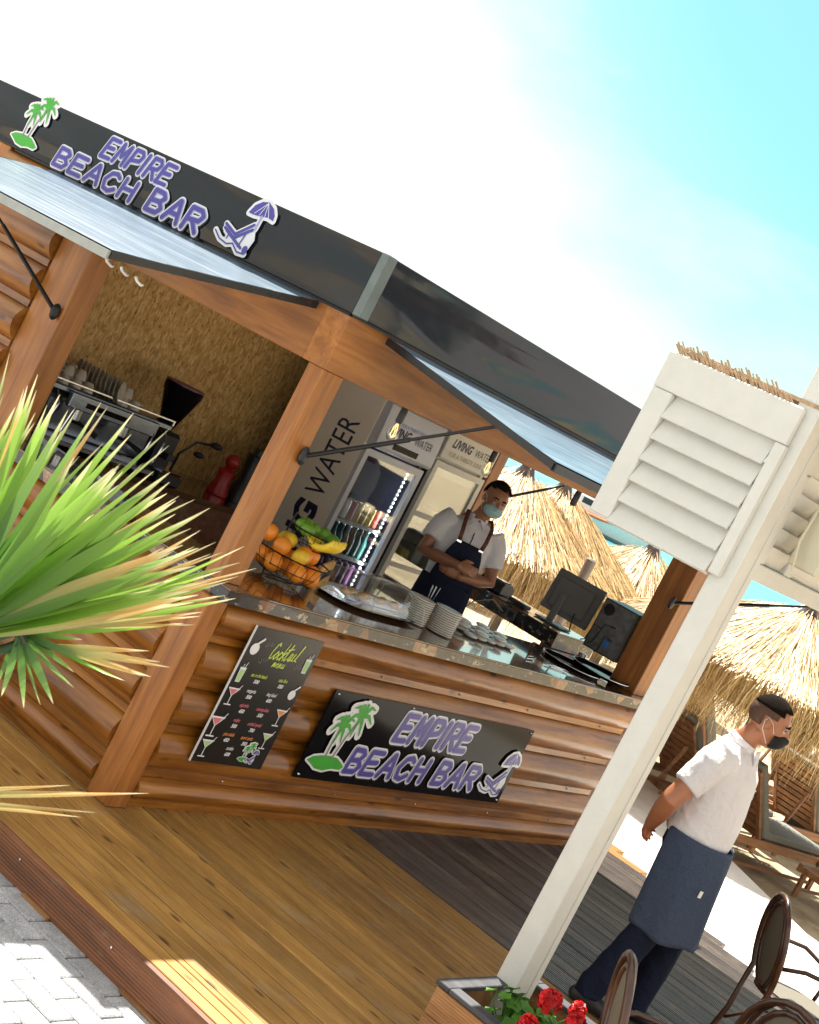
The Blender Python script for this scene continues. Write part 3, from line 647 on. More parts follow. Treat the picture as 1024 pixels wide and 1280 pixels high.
# counter slabs with torn-poster edges
def slab(b,top=0.012):
    m=MB(); x0,x1,y0,y1,z0,z1=b; m.box(x0,x1,y0,y1,z0,z1-top); m.build('counter_edge','collage',bar)
    m=MB(); m.box(x0-0.002,x1+0.002,y0-0.002,y1+0.002,z1-top+0.0005,z1); m.build('counter_top','counter_top',bar,bevel=0.003)
slab((0.0,W+0.10,-0.088,0.60,ZC+0.002,1.12))
slab((-0.075,0.45,0.603,1.955,ZC+0.002,1.12))
slab((4.0,4.55,0.603,1.84,1.125,1.235))
m=MB(); m.box(4.02,4.06,0.62,1.84,0.83,0.95); m.build('counter_rail','deck_red',bar)
m=MB(); m.box(4.05,4.50,0.603,0.72,0.2,1.12); m.build('counter_leg','beam_z',bar)
# back bar under the coffee machine
m=MB(); m.box(0.12,2.55,2.08,2.68,FL+0.002,1.02); m.build('back_bar','deck_red',bar)
m=MB(); m.box(0.10,2.58,2.05,2.685,1.022,1.06); m.build('back_bar_top','counter_top',bar)
# awnings
def awning(nm,x0,x1,y0,y1,side):
    """panel hinged under the fascia and propped out; side 'L' spans y0..y1 and reaches to x0, 'R' spans x0..x1 and reaches to y0"""
    zi,zo=2.415,(2.215 if side=='L' else 2.262)
    a=bpy.data.objects.new(nm,None)
    NS=14
    m=MB(); vs=[];fs=[]
    for i in range(NS+1):
        for j in range(7):
            s=i/NS; t_=j/6
            sag=-0.006*math.sin(PI*t_) + (0.035*(s-0.12) if s>0.12 and side=='R' else 0)*t_
            if side=='L': vs.append((x0*t_-0.02*(1-t_), y0+(y1-y0)*s, zi+(zo-zi)*t_+sag))
            else: vs.append((x0+(x1-x0)*s, y0*t_-0.045*(1-t_), zi+(zo-zi)*t_+sag))
    n=len(vs); vs+= [(x,y,z-0.014) for x,y,z in vs]
    for i in range(NS):
        for j in range(6): fs.append((i*7+j,(i+1)*7+j,(i+1)*7+j+1,i*7+j+1)); fs.append((n+i*7+j,n+i*7+j+1,n+(i+1)*7+j+1,n+(i+1)*7+j))
    m.add(vs,fs); sh=m.build('awning_panel','awning_sheet_y' if side=='L' else 'awning_sheet_x',bar,smooth=True)
    r=0.016
    edge=lambda i,j: Vector(vs[i*7+j])+Vector((0,0,-0.024))
    for i in (0,NS):
        m=MB(); m.sweep([(-0.010,-0.012),(0.010,-0.012),(0.010,0.020),(-0.010,0.020)],edge(i,0),edge(i,6),(0,1,0) if side=='L' else (1,0,0),(0,0,1))
        m.build('side_bar','awning_edge_black',sh)
    m=MB()
    for i in range(NS): m.sweep([(-0.014,-0.018),(0.010,-0.018),(0.010,0.018),(-0.014,0.018)],edge(i,6),edge(i+1,6),(1,0,0) if side=='L' else (0,1,0),(0,0,1))
    m.build('front_bar','awning_edge_grey' if side=='L' else 'awning_edge_black',sh)
    return sh
awning('awning_panel',-1.19,0,0.19,2.19,'L')
awning('awning_panel',0.25,4.75,-1.12,0,'R')
# loose cream rubber clips on the awning rims
def clips(pts):
    for k,p in enumerate(pts):
        m=MB(); q=Vector(p); m.tube([q,q+Vector((0.02,0.012,-0.012)),q+Vector((0.035,-0.006,-0.022)),q+Vector((0.05,0.0,-0.018))],0.0065,6); m.build('clip','clip_white',bar,smooth='all')
clips([(-1.00,0.42,2.172),(-0.98,0.34,2.168),(-0.96,0.26,2.160),(0.86,-1.10,2.185),(1.02,-1.10,2.182),(1.12,-1.10,2.176)])
# gas struts with brackets
def strut(a,b):
    a=Vector(a); b=Vector(b); mid=a.lerp(b,0.55)
    m=MB(); m.tube([a,mid],0.011,8); s_=m.build('strut','black_metal',bar,smooth=True)
    m=MB(); m.tube([mid,b],0.0075,8); m.build('rod','black_metal',s_,smooth=True)
    m=MB(); m.ball(a,0.03,0.018,0.045,n=10,m=6); m.build('bracket','black_plastic',s_)
strut((-0.03,1.73,1.785),(-0.62,2.17,2.28)); 
strut((0.118,-0.02,1.775),(0.275,-0.78,2.29))
strut((4.02,-0.02,1.775),(4.70,-0.80,2.255))
strut((W+0.02,1.80,1.80),(W+0.72,1.62,2.20))
# hanging filament bulbs
for k,(x,y,z,lb) in enumerate(((0.85,0.16,2.13,'left filament bulb hanging in the serving hatch before the grey fridge'),(3.02,1.05,2.11,'filament bulb hanging behind the head of the barman'),(2.66,0.16,2.12,'right filament bulb hanging in the hatch against the sea'))):
    b=thing('hanging_bulb',lb,'light bulb',(x,y,z),group='filament bulbs hanging in the bar')
    m=MB(); m.lathe([(0.013,0.06),(0.016,0.05),(0.019,0.0),(0.019,-0.045),(0.015,-0.055)],n=12); m.tube([(0,0,0.05),(0,0,0.12)],0.003,6); m.build('socket','black_plastic',b,smooth=True)
    m=MB(); m.lathe([(0.013,-0.055),(0.018,-0.075),(0.030,-0.105),(0.031,-0.125),(0.020,-0.148),(0.002,-0.154)],n=14); m.build('glass_bulb','glass',b,smooth='all')
    m=MB()
    for q in range(5): a=2*PI*q/5; m.tube([(0.004*math.cos(a),0.004*math.sin(a),-0.06),(0.012*math.cos(a),0.012*math.sin(a),-0.085),(0.014*math.cos(a+.5),0.014*math.sin(a+.5),-0.12),(0.003,0,-0.135)],0.0012,4)
    m.build('filament','bulb_glow',b)

# ---- the two boards screwed to the counter front
bd=thing('cocktail_menu_board','tall black cocktail menu board with prices hung on the counter logs','menu board',(0.55,-0.066,0.29))
m=MB(); m.box(-0.255,0.255,-0.014,-0.008,0,0.695); m.build('panel','menu_black',bd)
m=MB(); m.box(-0.259,-0.2555,-0.016,-0.006,-0.002,0.697); m.build('edge_strip','print_white',bd)
pr=Print((0,-0.0145,0),(1,0,0),(0,0,1),(0,-1,0))
LC={'C':[[(0.95,0.85),(0.7,1),(0.3,0.9),(0.05,0.4),(0.25,0.02),(0.7,0.05),(1.0,0.3)]],'o':[[(0.9,0.35),(0.5,0.5),(0.1,0.25),(0.4,0.0),(0.8,0.12),(0.9,0.35),(1.1,0.3)]],'c':[[(0.85,0.42),(0.45,0.5),(0.1,0.2),(0.45,0.0),(1.0,0.15)]],
 'k':[[(0.1,0.0),(0.3,1.05)],[(0.85,0.52),(0.2,0.25),(0.6,0.2),(0.95,0.0)]],'t':[[(0.35,1.0),(0.15,0.1),(0.45,0.0),(0.8,0.15)],[(-0.1,0.66),(1.1,0.78)]],'a':[[(0.8,0.45),(0.35,0.48),(0.1,0.15),(0.45,0.0),(0.8,0.4),(0.75,0.05),(1.1,0.12)]],
 'i':[[(0.4,0.48),(0.3,0.08),(0.8,0.08)]],'l':[[(0.1,0.1),(0.5,1.0),(0.3,1.05),(0.2,0.1),(0.7,0.05)]],'m':[[(0.0,0.0),(0.12,0.48),(0.1,0.1),(0.4,0.48),(0.42,0.05),(0.72,0.48),(0.75,0.05),(1.0,0.08)]],'e':[[(0.1,0.25),(0.7,0.35),(0.45,0.5),(0.12,0.2),(0.45,0.0),(0.95,0.15)]],'n':[[(0.05,0.0),(0.18,0.48),(0.15,0.1),(0.55,0.48),(0.6,0.05),(0.95,0.1)]],'u':[[(0.1,0.48),(0.15,0.05),(0.55,0.05),(0.75,0.48),(0.7,0.05),(1.0,0.1)]]}
def script(word,x,y,h,adv,m,lw,rise=0.0):
    for i,ch in enumerate(word):
        for st in LC[ch]: pr.stroke([(x+i*adv+a*adv*1.02+0.28*b*h, y+i*rise+b*h) for a,b in st],lw,m,0.0005,w1=lw*0.6)
script('Cocktail',-0.085,0.555,0.085,0.026,'print_lime',0.0085,0.0012)
script('menu',-0.035,0.520,0.048,0.022,'print_lime',0.0055)
for cx,cy in ((-0.115,0.60),(0.16,0.61),(-0.10,0.52),(0.15,0.52)):
    for a in range(5): an=math.radians(cx*600+a*26+ (120 if cx<0 else -50)); pr.stroke([(cx+0.018*math.cos(an),cy+0.018*math.sin(an)),(cx+0.04*math.cos(an),cy+0.04*math.sin(an))],0.0022,'print_grey',0.0005)
items=[(-0.085,0.455,'sex on the beach','500','print_lime'),(0.095,0.455,'cuba libre','550','print_lime'),(-0.085,0.375,'margarita','500','print_white'),(0.065,0.375,'long island','600','print_white'),
 (-0.085,0.300,'caipirinha','450','print_pink'),(0.055,0.295,'cosmopolitan','550','print_pink'),(-0.085,0.222,'mojito','500','print_pink'),(0.050,0.215,'cocktail special','700','print_pink'),
 (-0.090,0.148,'pina colada','450','print_orange'),(0.045,0.142,'aperol spritz','350','print_orange'),(-0.035,0.078,'zombie','600','print_white')]
for x,y,a,b,mt in items:
    pr.text(a,x,y,0.027,mt,0.0005,shear=0.35,bold=0.0004,sx=0.62,rot=0.0)
    pr.text(b,x,y-0.031,0.026,'print_white',0.0005,shear=0.25,bold=0.0010,sx=0.95)
def glass_icon(kind,x,y,s,col):
    if kind=='tall':
        pr.poly([(x-0.28*s,y+1.0*s),(x-0.2*s,y),(x+0.22*s,y),(x+0.30*s,y+1.0*s)],'print_white',0.0004); pr.poly([(x-0.22*s,y+0.85*s),(x-0.15*s,y+0.07*s),(x+0.17*s,y+0.07*s),(x+0.24*s,y+0.85*s)],col,0.0010)
        pr.stroke([(x+0.05*s,y+0.8*s),(x+0.2*s,y+1.35*s)],0.05*s,'print_white',0.0014); pr.stroke([(x-0.15*s,y+0.8*s),(x-0.05*s,y+1.2*s)],0.05*s,'print_white',0.0014)
    elif kind=='martini':
        pr.poly([(x-0.5*s,y+1.0*s),(x,y+0.5*s),(x+0.5*s,y+1.0*s)],'print_white',0.0004); pr.poly([(x-0.38*s,y+0.92*s),(x,y+0.56*s),(x+0.38*s,y+0.92*s)],col,0.0010)
        pr.stroke([(x,y+0.55*s),(x,y)],0.06*s,'print_white',0.0006); pr.stroke([(x-0.25*s,y),(x+0.25*s,y)],0.07*s,'print_white',0.0006); pr.stroke([(x+0.2*s,y+0.75*s),(x+0.5*s,y+1.2*s)],0.05*s,'print_white',0.0014)
    else:
        pr.poly([(x+a*s,y+b*s) for a,b in arc(0,0.42,0.40,0.40,0,345,14)],'print_white',0.0004)
        pr.stroke([(x+0.1*s,y+0.8*s),(x+0.5*s,y+1.15*s)],0.16*s,'print_white',0.0006)
for k in (('round',-0.205,0.555,0.075,'print_white'),('tall',0.205,0.52,0.075,'print_pale_green'),('tall',-0.215,0.415,0.075,'print_pale_green'),('martini',-0.205,0.30,0.085,'print_pink'),('round',0.205,0.375,0.065,'print_white'),
   ('martini',-0.215,0.135,0.10,'print_pink'),('martini',0.195,0.235,0.085,'print_orange'),('martini',-0.205,0.03,0.085,'print_pale_green'),('martini',0.180,0.11,0.080,'print_pale_green')): glass_icon(*k)
palm_logo(pr,0.045,0.035,0.085); lounge_logo(pr,0.10,0.025,0.065)
pr.build('print',bd)['kind']='stuff'
bn=thing('banner_sign','wide glossy black banner with palm emblem and white-edged purple lettering on the counter front','sign',(2.07,-0.066,0.275))
m=MB(); m.box(-1.0,1.0,-0.016,-0.008,0,0.49); m.build('panel','board_black',bn)
for x,z in ((-0.97,0.47),(0.97,0.47),(-0.97,0.02),(0.97,0.02),(-0.3,0.475)): m=MB(); m.ball((x,-0.017,z),0.008,n=8,m=4); m.build('screw','steel',bn)
pr=Print((0,-0.0165,0),(1,0,0),(0,0,1),(0,-1,0))
brush_word(pr,'EMPIRE',-0.36,0.285,0.150,0.74,shear=0.20,lw=0.20,m_mid='print_lavender')
brush_word(pr,'BEACH',-0.66,0.070,0.130,0.76,shear=0.16,lw=0.21)
brush_word(pr,'BAR',0.17,0.070,0.135,0.46,shear=0.16,lw=0.21)
palm_logo(pr,-0.975,0.075,0.325)
lounge_logo(pr,0.70,0.055,0.245)
pr.build('lettering',bn)

# ================================================================== WHITE PERGOLA, PLANTER, CHAIRS
pg=thing('white_pergola','white painted timber pergola post with louvred side panels and reed roof edge','pergola',(0.34,-2.01,0))
gx,gy=0.34,-2.01
def pbox(nm,b,mat='white_paint',bev=0.004,par=None):
    m=MB(); m.box(b[0]-gx,b[1]-gx,b[2]-gy,b[3]-gy,b[4],b[5]); return m.build(nm,mat,par or pg,bevel=bev)
pbox('post',(0.34,0.50,-2.005,-1.905,0,3.35))
m=MB(); m.sweep([(0,0),(0.004,0),(0.004,3.3),(0,3.3)],(0.445-gx,-2.0055-gy,0.0),(0.452-gx,-2.0055-gy,0.0),(0,-1,0),(0,0,1)); m.build('edge_moulding','white_paint',pg)
lv=pbox('header',(0.300,0.335,-1.955,-1.325,2.712,2.866))
pbox('stile',(0.296,0.330,-1.428,-1.332,2.155,2.710)); pbox('stile',(0.302,0.339,-1.960,-1.912,2.155,2.710))
pbox('bottom_rail',(0.302,0.330,-1.911,-1.429,2.142,2.154))
for k in range(6):
    z=2.655-k*0.0925; c=Vector((0.318-gx,-1.668-gy,z+0.006))
    m=MB(); m.obox(c,(0,1,0),(-0.42,0,-0.907),(0.907,0,-0.42),0.478,0.114,0.012); m.build('louvre_slat','white_paint',pg,bevel=0.002)
    # salt-crusted drips along the slat edge
    m=MB()
    if k>0:
        for q in range(30):
            yy=-1.86+rnd.random()*0.36; h=rnd.uniform(0.001,0.004)
            m.box(0.2905-gx,0.2935-gx,yy-gy,yy+rnd.uniform(0.003,0.007)-gy,z-0.043-h,z-0.040)
        stuff(m.build('paint_drips','white_paint',pg))
pbox('sun_block_board',(0.336,1.05,-1.350,-1.328,2.155,2.86))  # unseen board added behind the louvres to block sun from the slats
# reed mat ends above the header
m=MB()
for k in range(46):
    y=-1.37-0.53*k/45+rnd.uniform(-.006,.006); L_=rnd.uniform(0.03,0.085); x=0.31+rnd.uniform(0,.01)
    m.tube([(x-gx,y-gy,2.868),(x-0.02-gx,y+L_*0.55-gy,2.868+L_*0.62)],rnd.uniform(0.0028,0.0052),5)
o=m.build('reed_ends','reed',pg); stuff(o)
m=MB(); m.box(0.335-gx,3.2-gx,-3.6-gy,-1.33-gy,2.885,2.90); m.build('roof_mat','reed',pg)
# second panel along the other side
pbox('header',(0.501,3.2,-1.975,-1.940,2.66,2.86)); pbox('bottom_rail',(0.501,3.2,-1.985,-1.950,2.200,2.270))
for x in (0.505,0.80,1.32,1.84,2.40): pbox('stile',(x,x+0.075,-1.982,-1.953,2.272,2.658))
for bx in ((0.582,0.798),(0.877,1.318),(1.397,1.838)):
    for k in range(5):
        m=MB(); m.obox((0.5*(bx[0]+bx[1])-gx,-1.966-gy,2.315+k*0.078),(1,0,0),(0,-0.35,0.94),(0,0.94,0.35),bx[1]-bx[0],0.082,0.009); m.build('louvre_slat','white_paint',pg,bevel=0.002)
pbox('brace',(0.501,0.545,-1.935,-1.905,2.15,3.0)); 
ab=thing('wall_speaker','cream outdoor speaker box fixed to the inner face of the white post','speaker',(0.70,-2.12,2.32),math.radians(-8))
m=MB(); m.box(-0.085,0.085,-0.07,0.07,0.0,0.235); m.build('cabinet','bracket_cream',ab,bevel=0.008)
m=MB(); m.tube([(-0.10,0.04,0.27),(-0.135,0.03,0.10),(-0.13,0.0,-0.03),(-0.06,-0.05,-0.035)],0.006,6); m.build('bracket','bracket_cream',ab)

pl=thing('planter_box','ribbed timber planter box with grey rim at the foot of the white post','planter',(0.0,-2.0,0))
PX0,PX1,PY0,PY1,PZ=-0.075,0.62,-3.1,-1.915,0.352
def qb(nm,b,mat,bev=0.003,par=None): m=MB(); m.box(b[0],b[1],b[2]+2.0,b[3]+2.0,b[4],b[5]); return m.build(nm,mat,par or pl,bevel=bev)
for k in range(3):
    z0=0.012+k*0.112; prof=[(0,0)]
    for q in range(9): prof+=[(0,0.006+q*0.0115),(-0.003,0.008+q*0.0115),(-0.003,0.014+q*0.0115),(0,0.0155+q*0.0115)]
    prof+=[(0,0.109),(0.022,0.109),(0.022,0)]
    m=MB(); m.sweep(prof,(PX0,PY0+2,z0),(PX0,PY1+2,z0),(1,0,0),(0,0,1)); m.build('board','planter_wood',pl)
    qb('board',(PX0+0.023,PX1,PY1-0.022,PY1,z0,z0+0.109),'planter_wood')
    qb('board',(PX1-0.022,PX1,PY0,PY1-0.023,z0,z0+0.109),'planter_wood')
qb('rim_board',(PX0-0.012,PX0+0.055,PY0,PY1-0.056,PZ,PZ+0.02),'grey_board'); qb('rim_board',(PX0-0.012,PX1+0.01,PY1-0.055,PY1+0.010,PZ,PZ+0.02),'grey_board'); qb('rim_board',(PX1-0.055,PX1+0.01,PY0,PY1-0.056,PZ,PZ+0.02),'grey_board')
qb('soil',(PX0+0.024,PX1-0.024,PY0+0.02,PY1-0.024,0.05,0.24),'soil')
for y in(-2.05,-2.35): 
    for z in (0.10,0.25): m=MB(); m.ball((PX0-0.004,y+2,z),0.007,n=8,m=4); m.build('screw','chrome',pl)
# geraniums
def geranium(loc,label,heads,seed,h=0.22):
    r=random.Random(seed); t=thing('geranium',label,'flower',loc,group=None)
    st=MB(); lf=MB()
    for k in range(46):
        a=r.uniform(0,2*PI); rad=r.uniform(0.02,0.14); z=h*r.uniform(0.35,1.0)-rad*0.4; c=Vector((rad*math.cos(a),rad*math.sin(a),z))
        nrm=Vector((math.cos(a)*0.5,math.sin(a)*0.5,0.9)).normalized(); s=r.uniform(0.022,0.040)
        ax=nrm.orthogonal().normalized(); ay=nrm.cross(ax); pts=[c-nrm*s*0.25]
        nn=11
        for q in range(nn): w_=2*PI*q/nn; rr=s*(1+0.14*math.sin(w_*5+k)); pts.append(c+ax*rr*math.cos(w_)+ay*rr*math.sin(w_)+nrm*0.004*math.sin(3*w_))
        lf.add(pts,[(0,q+1,(q+1)%nn+1) for q in range(nn)])
        st.tube([(0,0,-0.02),(c.x*0.5,c.y*0.5,z*0.6),tuple(c-nrm*0.006)],0.0025,5)
    lf.build('leaves','geranium_leaf',t,fix=False,smooth='all')['kind']='stuff'; st.build('stems','geranium_leaf',t)['kind']='stuff'
    for (dx,dy,dz,s) in heads:
        m=MB()
        for q in range(64):
            d=Vector((r.gauss(0,1),r.gauss(0,1),r.gauss(0.3,1))).normalized(); c=Vector((dx,dy,dz))+d*s*r.uniform(0.8,1.0)
            ax=d.orthogonal().normalized(); ay=d.cross(ax); pw=s*0.42; w0=r.uniform(0,6)
            pts=[c-d*0.004]+[c+ax*pw*math.cos(w0+w_*2*PI/7)*(0.7+0.3*(w_%2))+ay*pw*math.sin(w0+w_*2*PI/7)*(0.7+0.3*(w_%2))+d*r.uniform(-.004,.006) for w_ in range(7)]
            m.add(pts,[(0,q_+1,(q_+1)%7+1) for q_ in range(7)])
        m.build('flower_head','geranium_red',t,fix=False)
        m=MB(); m.tube([(0,0,0),(dx*0.6,dy*0.6,dz*0.6),(dx,dy,dz-s*0.6)],0.003,5); m.build('flower_stalk','geranium_leaf',t)
geranium((0.08,-2.16,0.245),'red geranium in the planter corner nearest the white post',[(-0.03,-0.12,0.275,0.046)],3,0.24)
geranium((0.04,-2.38,0.24),'red geranium with two blooms at the lower picture edge',[(-0.16,0.06,0.22,0.038),(-0.10,-0.07,0.31,0.038)],5,0.24)
geranium((0.34,-2.15,0.245),'small red geranium beside the shoe of the waiter',[(0.05,-0.10,0.20,0.035)],9,0.16)

# bistro rattan armchairs
def bistro():
    t=thing('bistro_chair','x','chair')
    # local: seat faces +x, back at -x
    def loop(w_,h,z0,n=16,lean=0.22,zc=0.0,x0=-0.19):
        pts=[]
        for k in range(n+1):
            a=math.radians(-35+250*k/n); y=w_*math.cos(a); z=z0+h*0.5+h*0.5*math.sin(a); pts.append(Vector((x0-lean*(z-0.45),y,z)))
        return pts
    m=MB(); bl=loop(0.205,0.50,0.40); 
    pts=[Vector((-0.26,0.17,0.0)),Vector((-0.215,0.16,0.25))]+bl[0:]+[Vector((-0.215,-0.16,0.25)),Vector((-0.26,-0.17,0.0))]
    m.tube(pts,0.0145,10,ref=(1,0,0)); m.build('back_frame','rattan',t,smooth='all')
    m=MB(); il=loop(0.155,0.40,0.47,20); il2=[]
    for k in range(21): a=2*PI*k/20; y=0.145*math.cos(a); z=0.665+0.20*math.sin(a); il2.append(Vector((-0.19-0.22*(z-0.45)+0.004,y,z)))
    m.tube(il2,0.013,8,ref=(1,0,0),cap=False); m.build('inner_ring','rattan',t,smooth='all')
    m=MB(); m.add([p for p in il2[:-1]]+[p+Vector((0.006,0,0)) for p in il2[:-1]],[tuple(range(20)),tuple(reversed(range(20,40)))]); m.build('back_cane','cane',t,fix=False)
    m=MB(); il3=[Vector((p.x+0.002,p.y*1.19,(p.z-0.665)*1.13+0.672)) for p in il2]; m.tube(il3,0.008,6,ref=(1,0,0),cap=False); m.build('inner_ring','rattan',t,smooth='all')
    m=MB(); m.lathe([(0.02,0.44),(0.19,0.44),(0.212,0.45),(0.212,0.465),(0.19,0.472),(0.02,0.468)],n=24); m.build('seat','rattan',t,smooth=True)
    m=MB(); m.lathe([(0.0,0.4735),(0.175,0.4735),(0.175,0.478),(0.0,0.478)],n=24); m.build('seat_cane','cane',t)
    for s in(1,-1):
        m=MB(); m.tube([(0.15,0.13*s,0.44),(0.18,0.16*s,0.2),(0.20,0.18*s,0.0)],0.0135,8); m.build('leg','rattan',t,smooth='all')
        m=MB(); m.tube([(-0.225,0.195*s,0.62),(-0.12,0.235*s,0.665),(0.03,0.25*s,0.67),(0.14,0.235*s,0.63),(0.175,0.19*s,0.53),(0.15,0.16*s,0.45)],0.011,8); m.build('arm','rattan',t,smooth='all')
        m=MB(); m.tube([(-0.21,0.155*s,0.20),(-0.08,0.10*s,0.33),(0.06,0.10*s,0.33),(0.17,0.15*s,0.20)],0.008,6); m.build('brace','rattan',t,smooth='all')
    return t
c0=bistro(); c0.location=(2.47,-2.34,0); c0.rotation_euler=(0,0,math.radians(-50)); c0['label']='dark rattan bistro armchair at the sunlit edge of the deck, full back loop showing'; c0['group']='rattan bistro chairs'
dup(c0,(-0.02,-2.80,0),math.radians(-55),'rattan bistro chair beside the legs of the standing waiter, only its narrow back in frame')
dup(c0,(0.865,-2.96,0),math.radians(-8),'nearest rattan bistro chair in the lower right corner, seen from behind')

# ================================================================== FRIDGES
def fridge(x0,x1,y0,kind):
    t=thing('drinks_fridge','grey drinks fridge with lit shelves of cans and big lettering on its beige side' if kind==1 else 'white upright drinks fridge behind the barman with reflections in its glass door','fridge',(x0,y0,FL))
    w_=x1-x0; H=2.055+0.06-FL; dh=1.760-FL; dep=0.72
    hb='fridge_white' if kind==2 else 'fridge_grey'
    # carcass panels around an open cabinet
    m=MB(); m.box(0,0.03,0.03,dep,0,H); m.build('side_panel','fridge_beige' if kind==1 else 'fridge_dark',t)
    m=MB(); m.box(w_-0.03,w_,0.03,dep,0,H); m.build('side_panel','fridge_dark' if kind==1 else 'fridge_beige',t)
    m=MB(); m.box(0.0305,w_-0.0305,dep-0.03,dep,0,H); m.build('back_panel','fridge_inside',t)
    m=MB(); m.box(0.0305,w_-0.0305,0.06,dep-0.0305,0,0.12); m.build('plinth','fridge_dark',t)
    hz=dh+0.035 if kind==1 else dh+0.15
    m=MB()
    if kind==1: m.sweep([(0.03,hz),(-0.045,hz+0.008),(-0.052,hz+0.03),(-0.035,H-0.01),(-0.02,H),(0.05,H)],(0.012,0,0),(w_-0.012,0,0),(0,1,0),(0,0,1))
    else: m.box(0.004,w_-0.004,-0.012,0.05,hz,H)
    m.build('header',hb,t,bevel=0.006)
    m=MB(); m.box(0.031,w_-0.031,0.05,0.55,dh+0.03,H-0.005); m.build('top_box',hb,t)
    # door
    fm='fridge_grey' if kind==1 else 'fridge_white'; zt=dh+0.02 if kind==1 else dh+0.13; fw=0.045
    d=bpy.data.objects.new('door',None)
    m=MB(); m.box(0.005,0.005+fw,-0.005,0.03,0.10,zt); m.box(w_-0.005-fw,w_-0.005,-0.005,0.03,0.10,zt); m.box(0.0055+fw,w_-0.0055-fw,-0.005,0.03,zt-fw,zt); m.box(0.0055+fw,w_-0.0055-fw,-0.005,0.03,0.10,0.10+fw)
    dr=m.build('door_frame',fm,t)
    m=MB(); m.box(0.006+fw,w_-0.006-fw,0.008,0.014,0.146,zt-fw-0.001); m.build('door_glass','glass',dr)
    if kind==2:
        m=MB(); m.box(0.006+fw,w_-0.006-fw,-0.002,0.007,1.30,1.335); m.build('door_rail',fm,dr)
        m=MB(); m.box(0.006+fw,w_-0.006-fw,-0.002,0.007,0.92,0.95); m.build('door_rail',fm,dr)
    sh=[0.35,0.61,0.835,1.035,1.262] if kind==1 else [0.35,0.62,0.90,1.12,1.40]
    for z in sh:
        m=MB(); m.box(0.035,w_-0.035,0.045,0.055,z-FL+0.0,z-FL+0.022); m.build('shelf','fridge_white',t)
        m=MB(); m.box(0.035,w_-0.035,0.056,dep-0.06,z-FL+0.006,z-FL+0.010); m.build('shelf_grid','fridge_grey',t)
    if kind==1:
        m=MB(); m.box(0.18,0.46,-0.0525,-0.048,hz+0.040,hz+0.080); m.build('display','board_black',t)
        sl=0.017/(H-0.04-hz); pr=Print((0,-0.0525-sl*(hz+0.03),0),(1,0,0),(0,sl,1),(0,-1,0)); pr.text('LIVING',0.19,hz+0.125,0.085,'print_navy',0.0012,bold=0.0035,shear=0.2,sx=0.9); pr.text('WATER',0.47,hz+0.120,0.075,'print_navy',0.0012,shear=0.1,sx=0.8)
        pr.text('FOR A THIRSTY SOUL',0.32,hz+0.195,0.034,'print_blue',0.0012,sx=0.9)
        pr.build('header_print',t)
        pr=Print((-0.0006,0.72,0),(0,0,1),(0,1,0),(-1,0,0))
        # reads upward on the side panel
        pr.text('WATER',1.345-FL,-0.587,0.245,'print_navy',0.0008,align='LEFT',sx=0.66)
        pr.text('LIVING',1.300-FL,-0.587,0.245,'print_navy',0.0008,align='RIGHT',bold=0.012,sx=0.95)
        pr.build('side_lettering',t)
        m=MB(); m.box(w_-0.115,w_-0.100,0.031,0.037,0.17,zt-0.06); m.build('light_strip','fridge_white',t)
        al=bpy.data.lights.new('strip_light','AREA'); al.shape='RECTANGLE'; al.size=0.03; al.size_y=1.3; al.energy=1.5; al.color=(0.85,0.92,1.0); ao=bpy.data.objects.new('strip_light',al); COL.objects.link(ao); ao.parent=t; ao.location=(w_-0.107,0.045,0.85); ao.rotation_euler=(PI/2,0,0.45)
        for k in range(44):
            z=0.25+k*0.0305
            m=MB(); m.box(w_-0.1115,w_-0.1035,0.024,0.0305,z,z+0.010)
            if k==0: lm=m.mesh('led','led')
            else: lm=lm
            if k==0: base_led=lm; link_mesh('led',base_led,t)
            else: link_mesh('led',base_led,t,(0,0,k*0.0305))
    else:
        pr=Print((0,-0.0125,0),(1,0,0),(0,0,1),(0,-1,0)); pr.text('LIVING',0.19,H-0.105,0.085,'print_navy',0.0008,bold=0.0035,shear=0.2,sx=0.9); pr.text('WATER',0.46,H-0.105,0.078,'print_navy',0.0008,shear=0.1,sx=0.8)
        pr.text('FOR A THIRSTY SOUL',0.29,H-0.170,0.046,'print_gold',0.0008,sx=0.95); pr.build('header_print',t)
        m=MB(); m.box(w_-0.055,w_-0.050,-0.03,-0.006,0.75,1.25); m.build('handle','fridge_grey',t)
    return t
f1=fridge(2.655,3.325,1.70,1); f2=fridge(3.39,4.02,1.70,2)
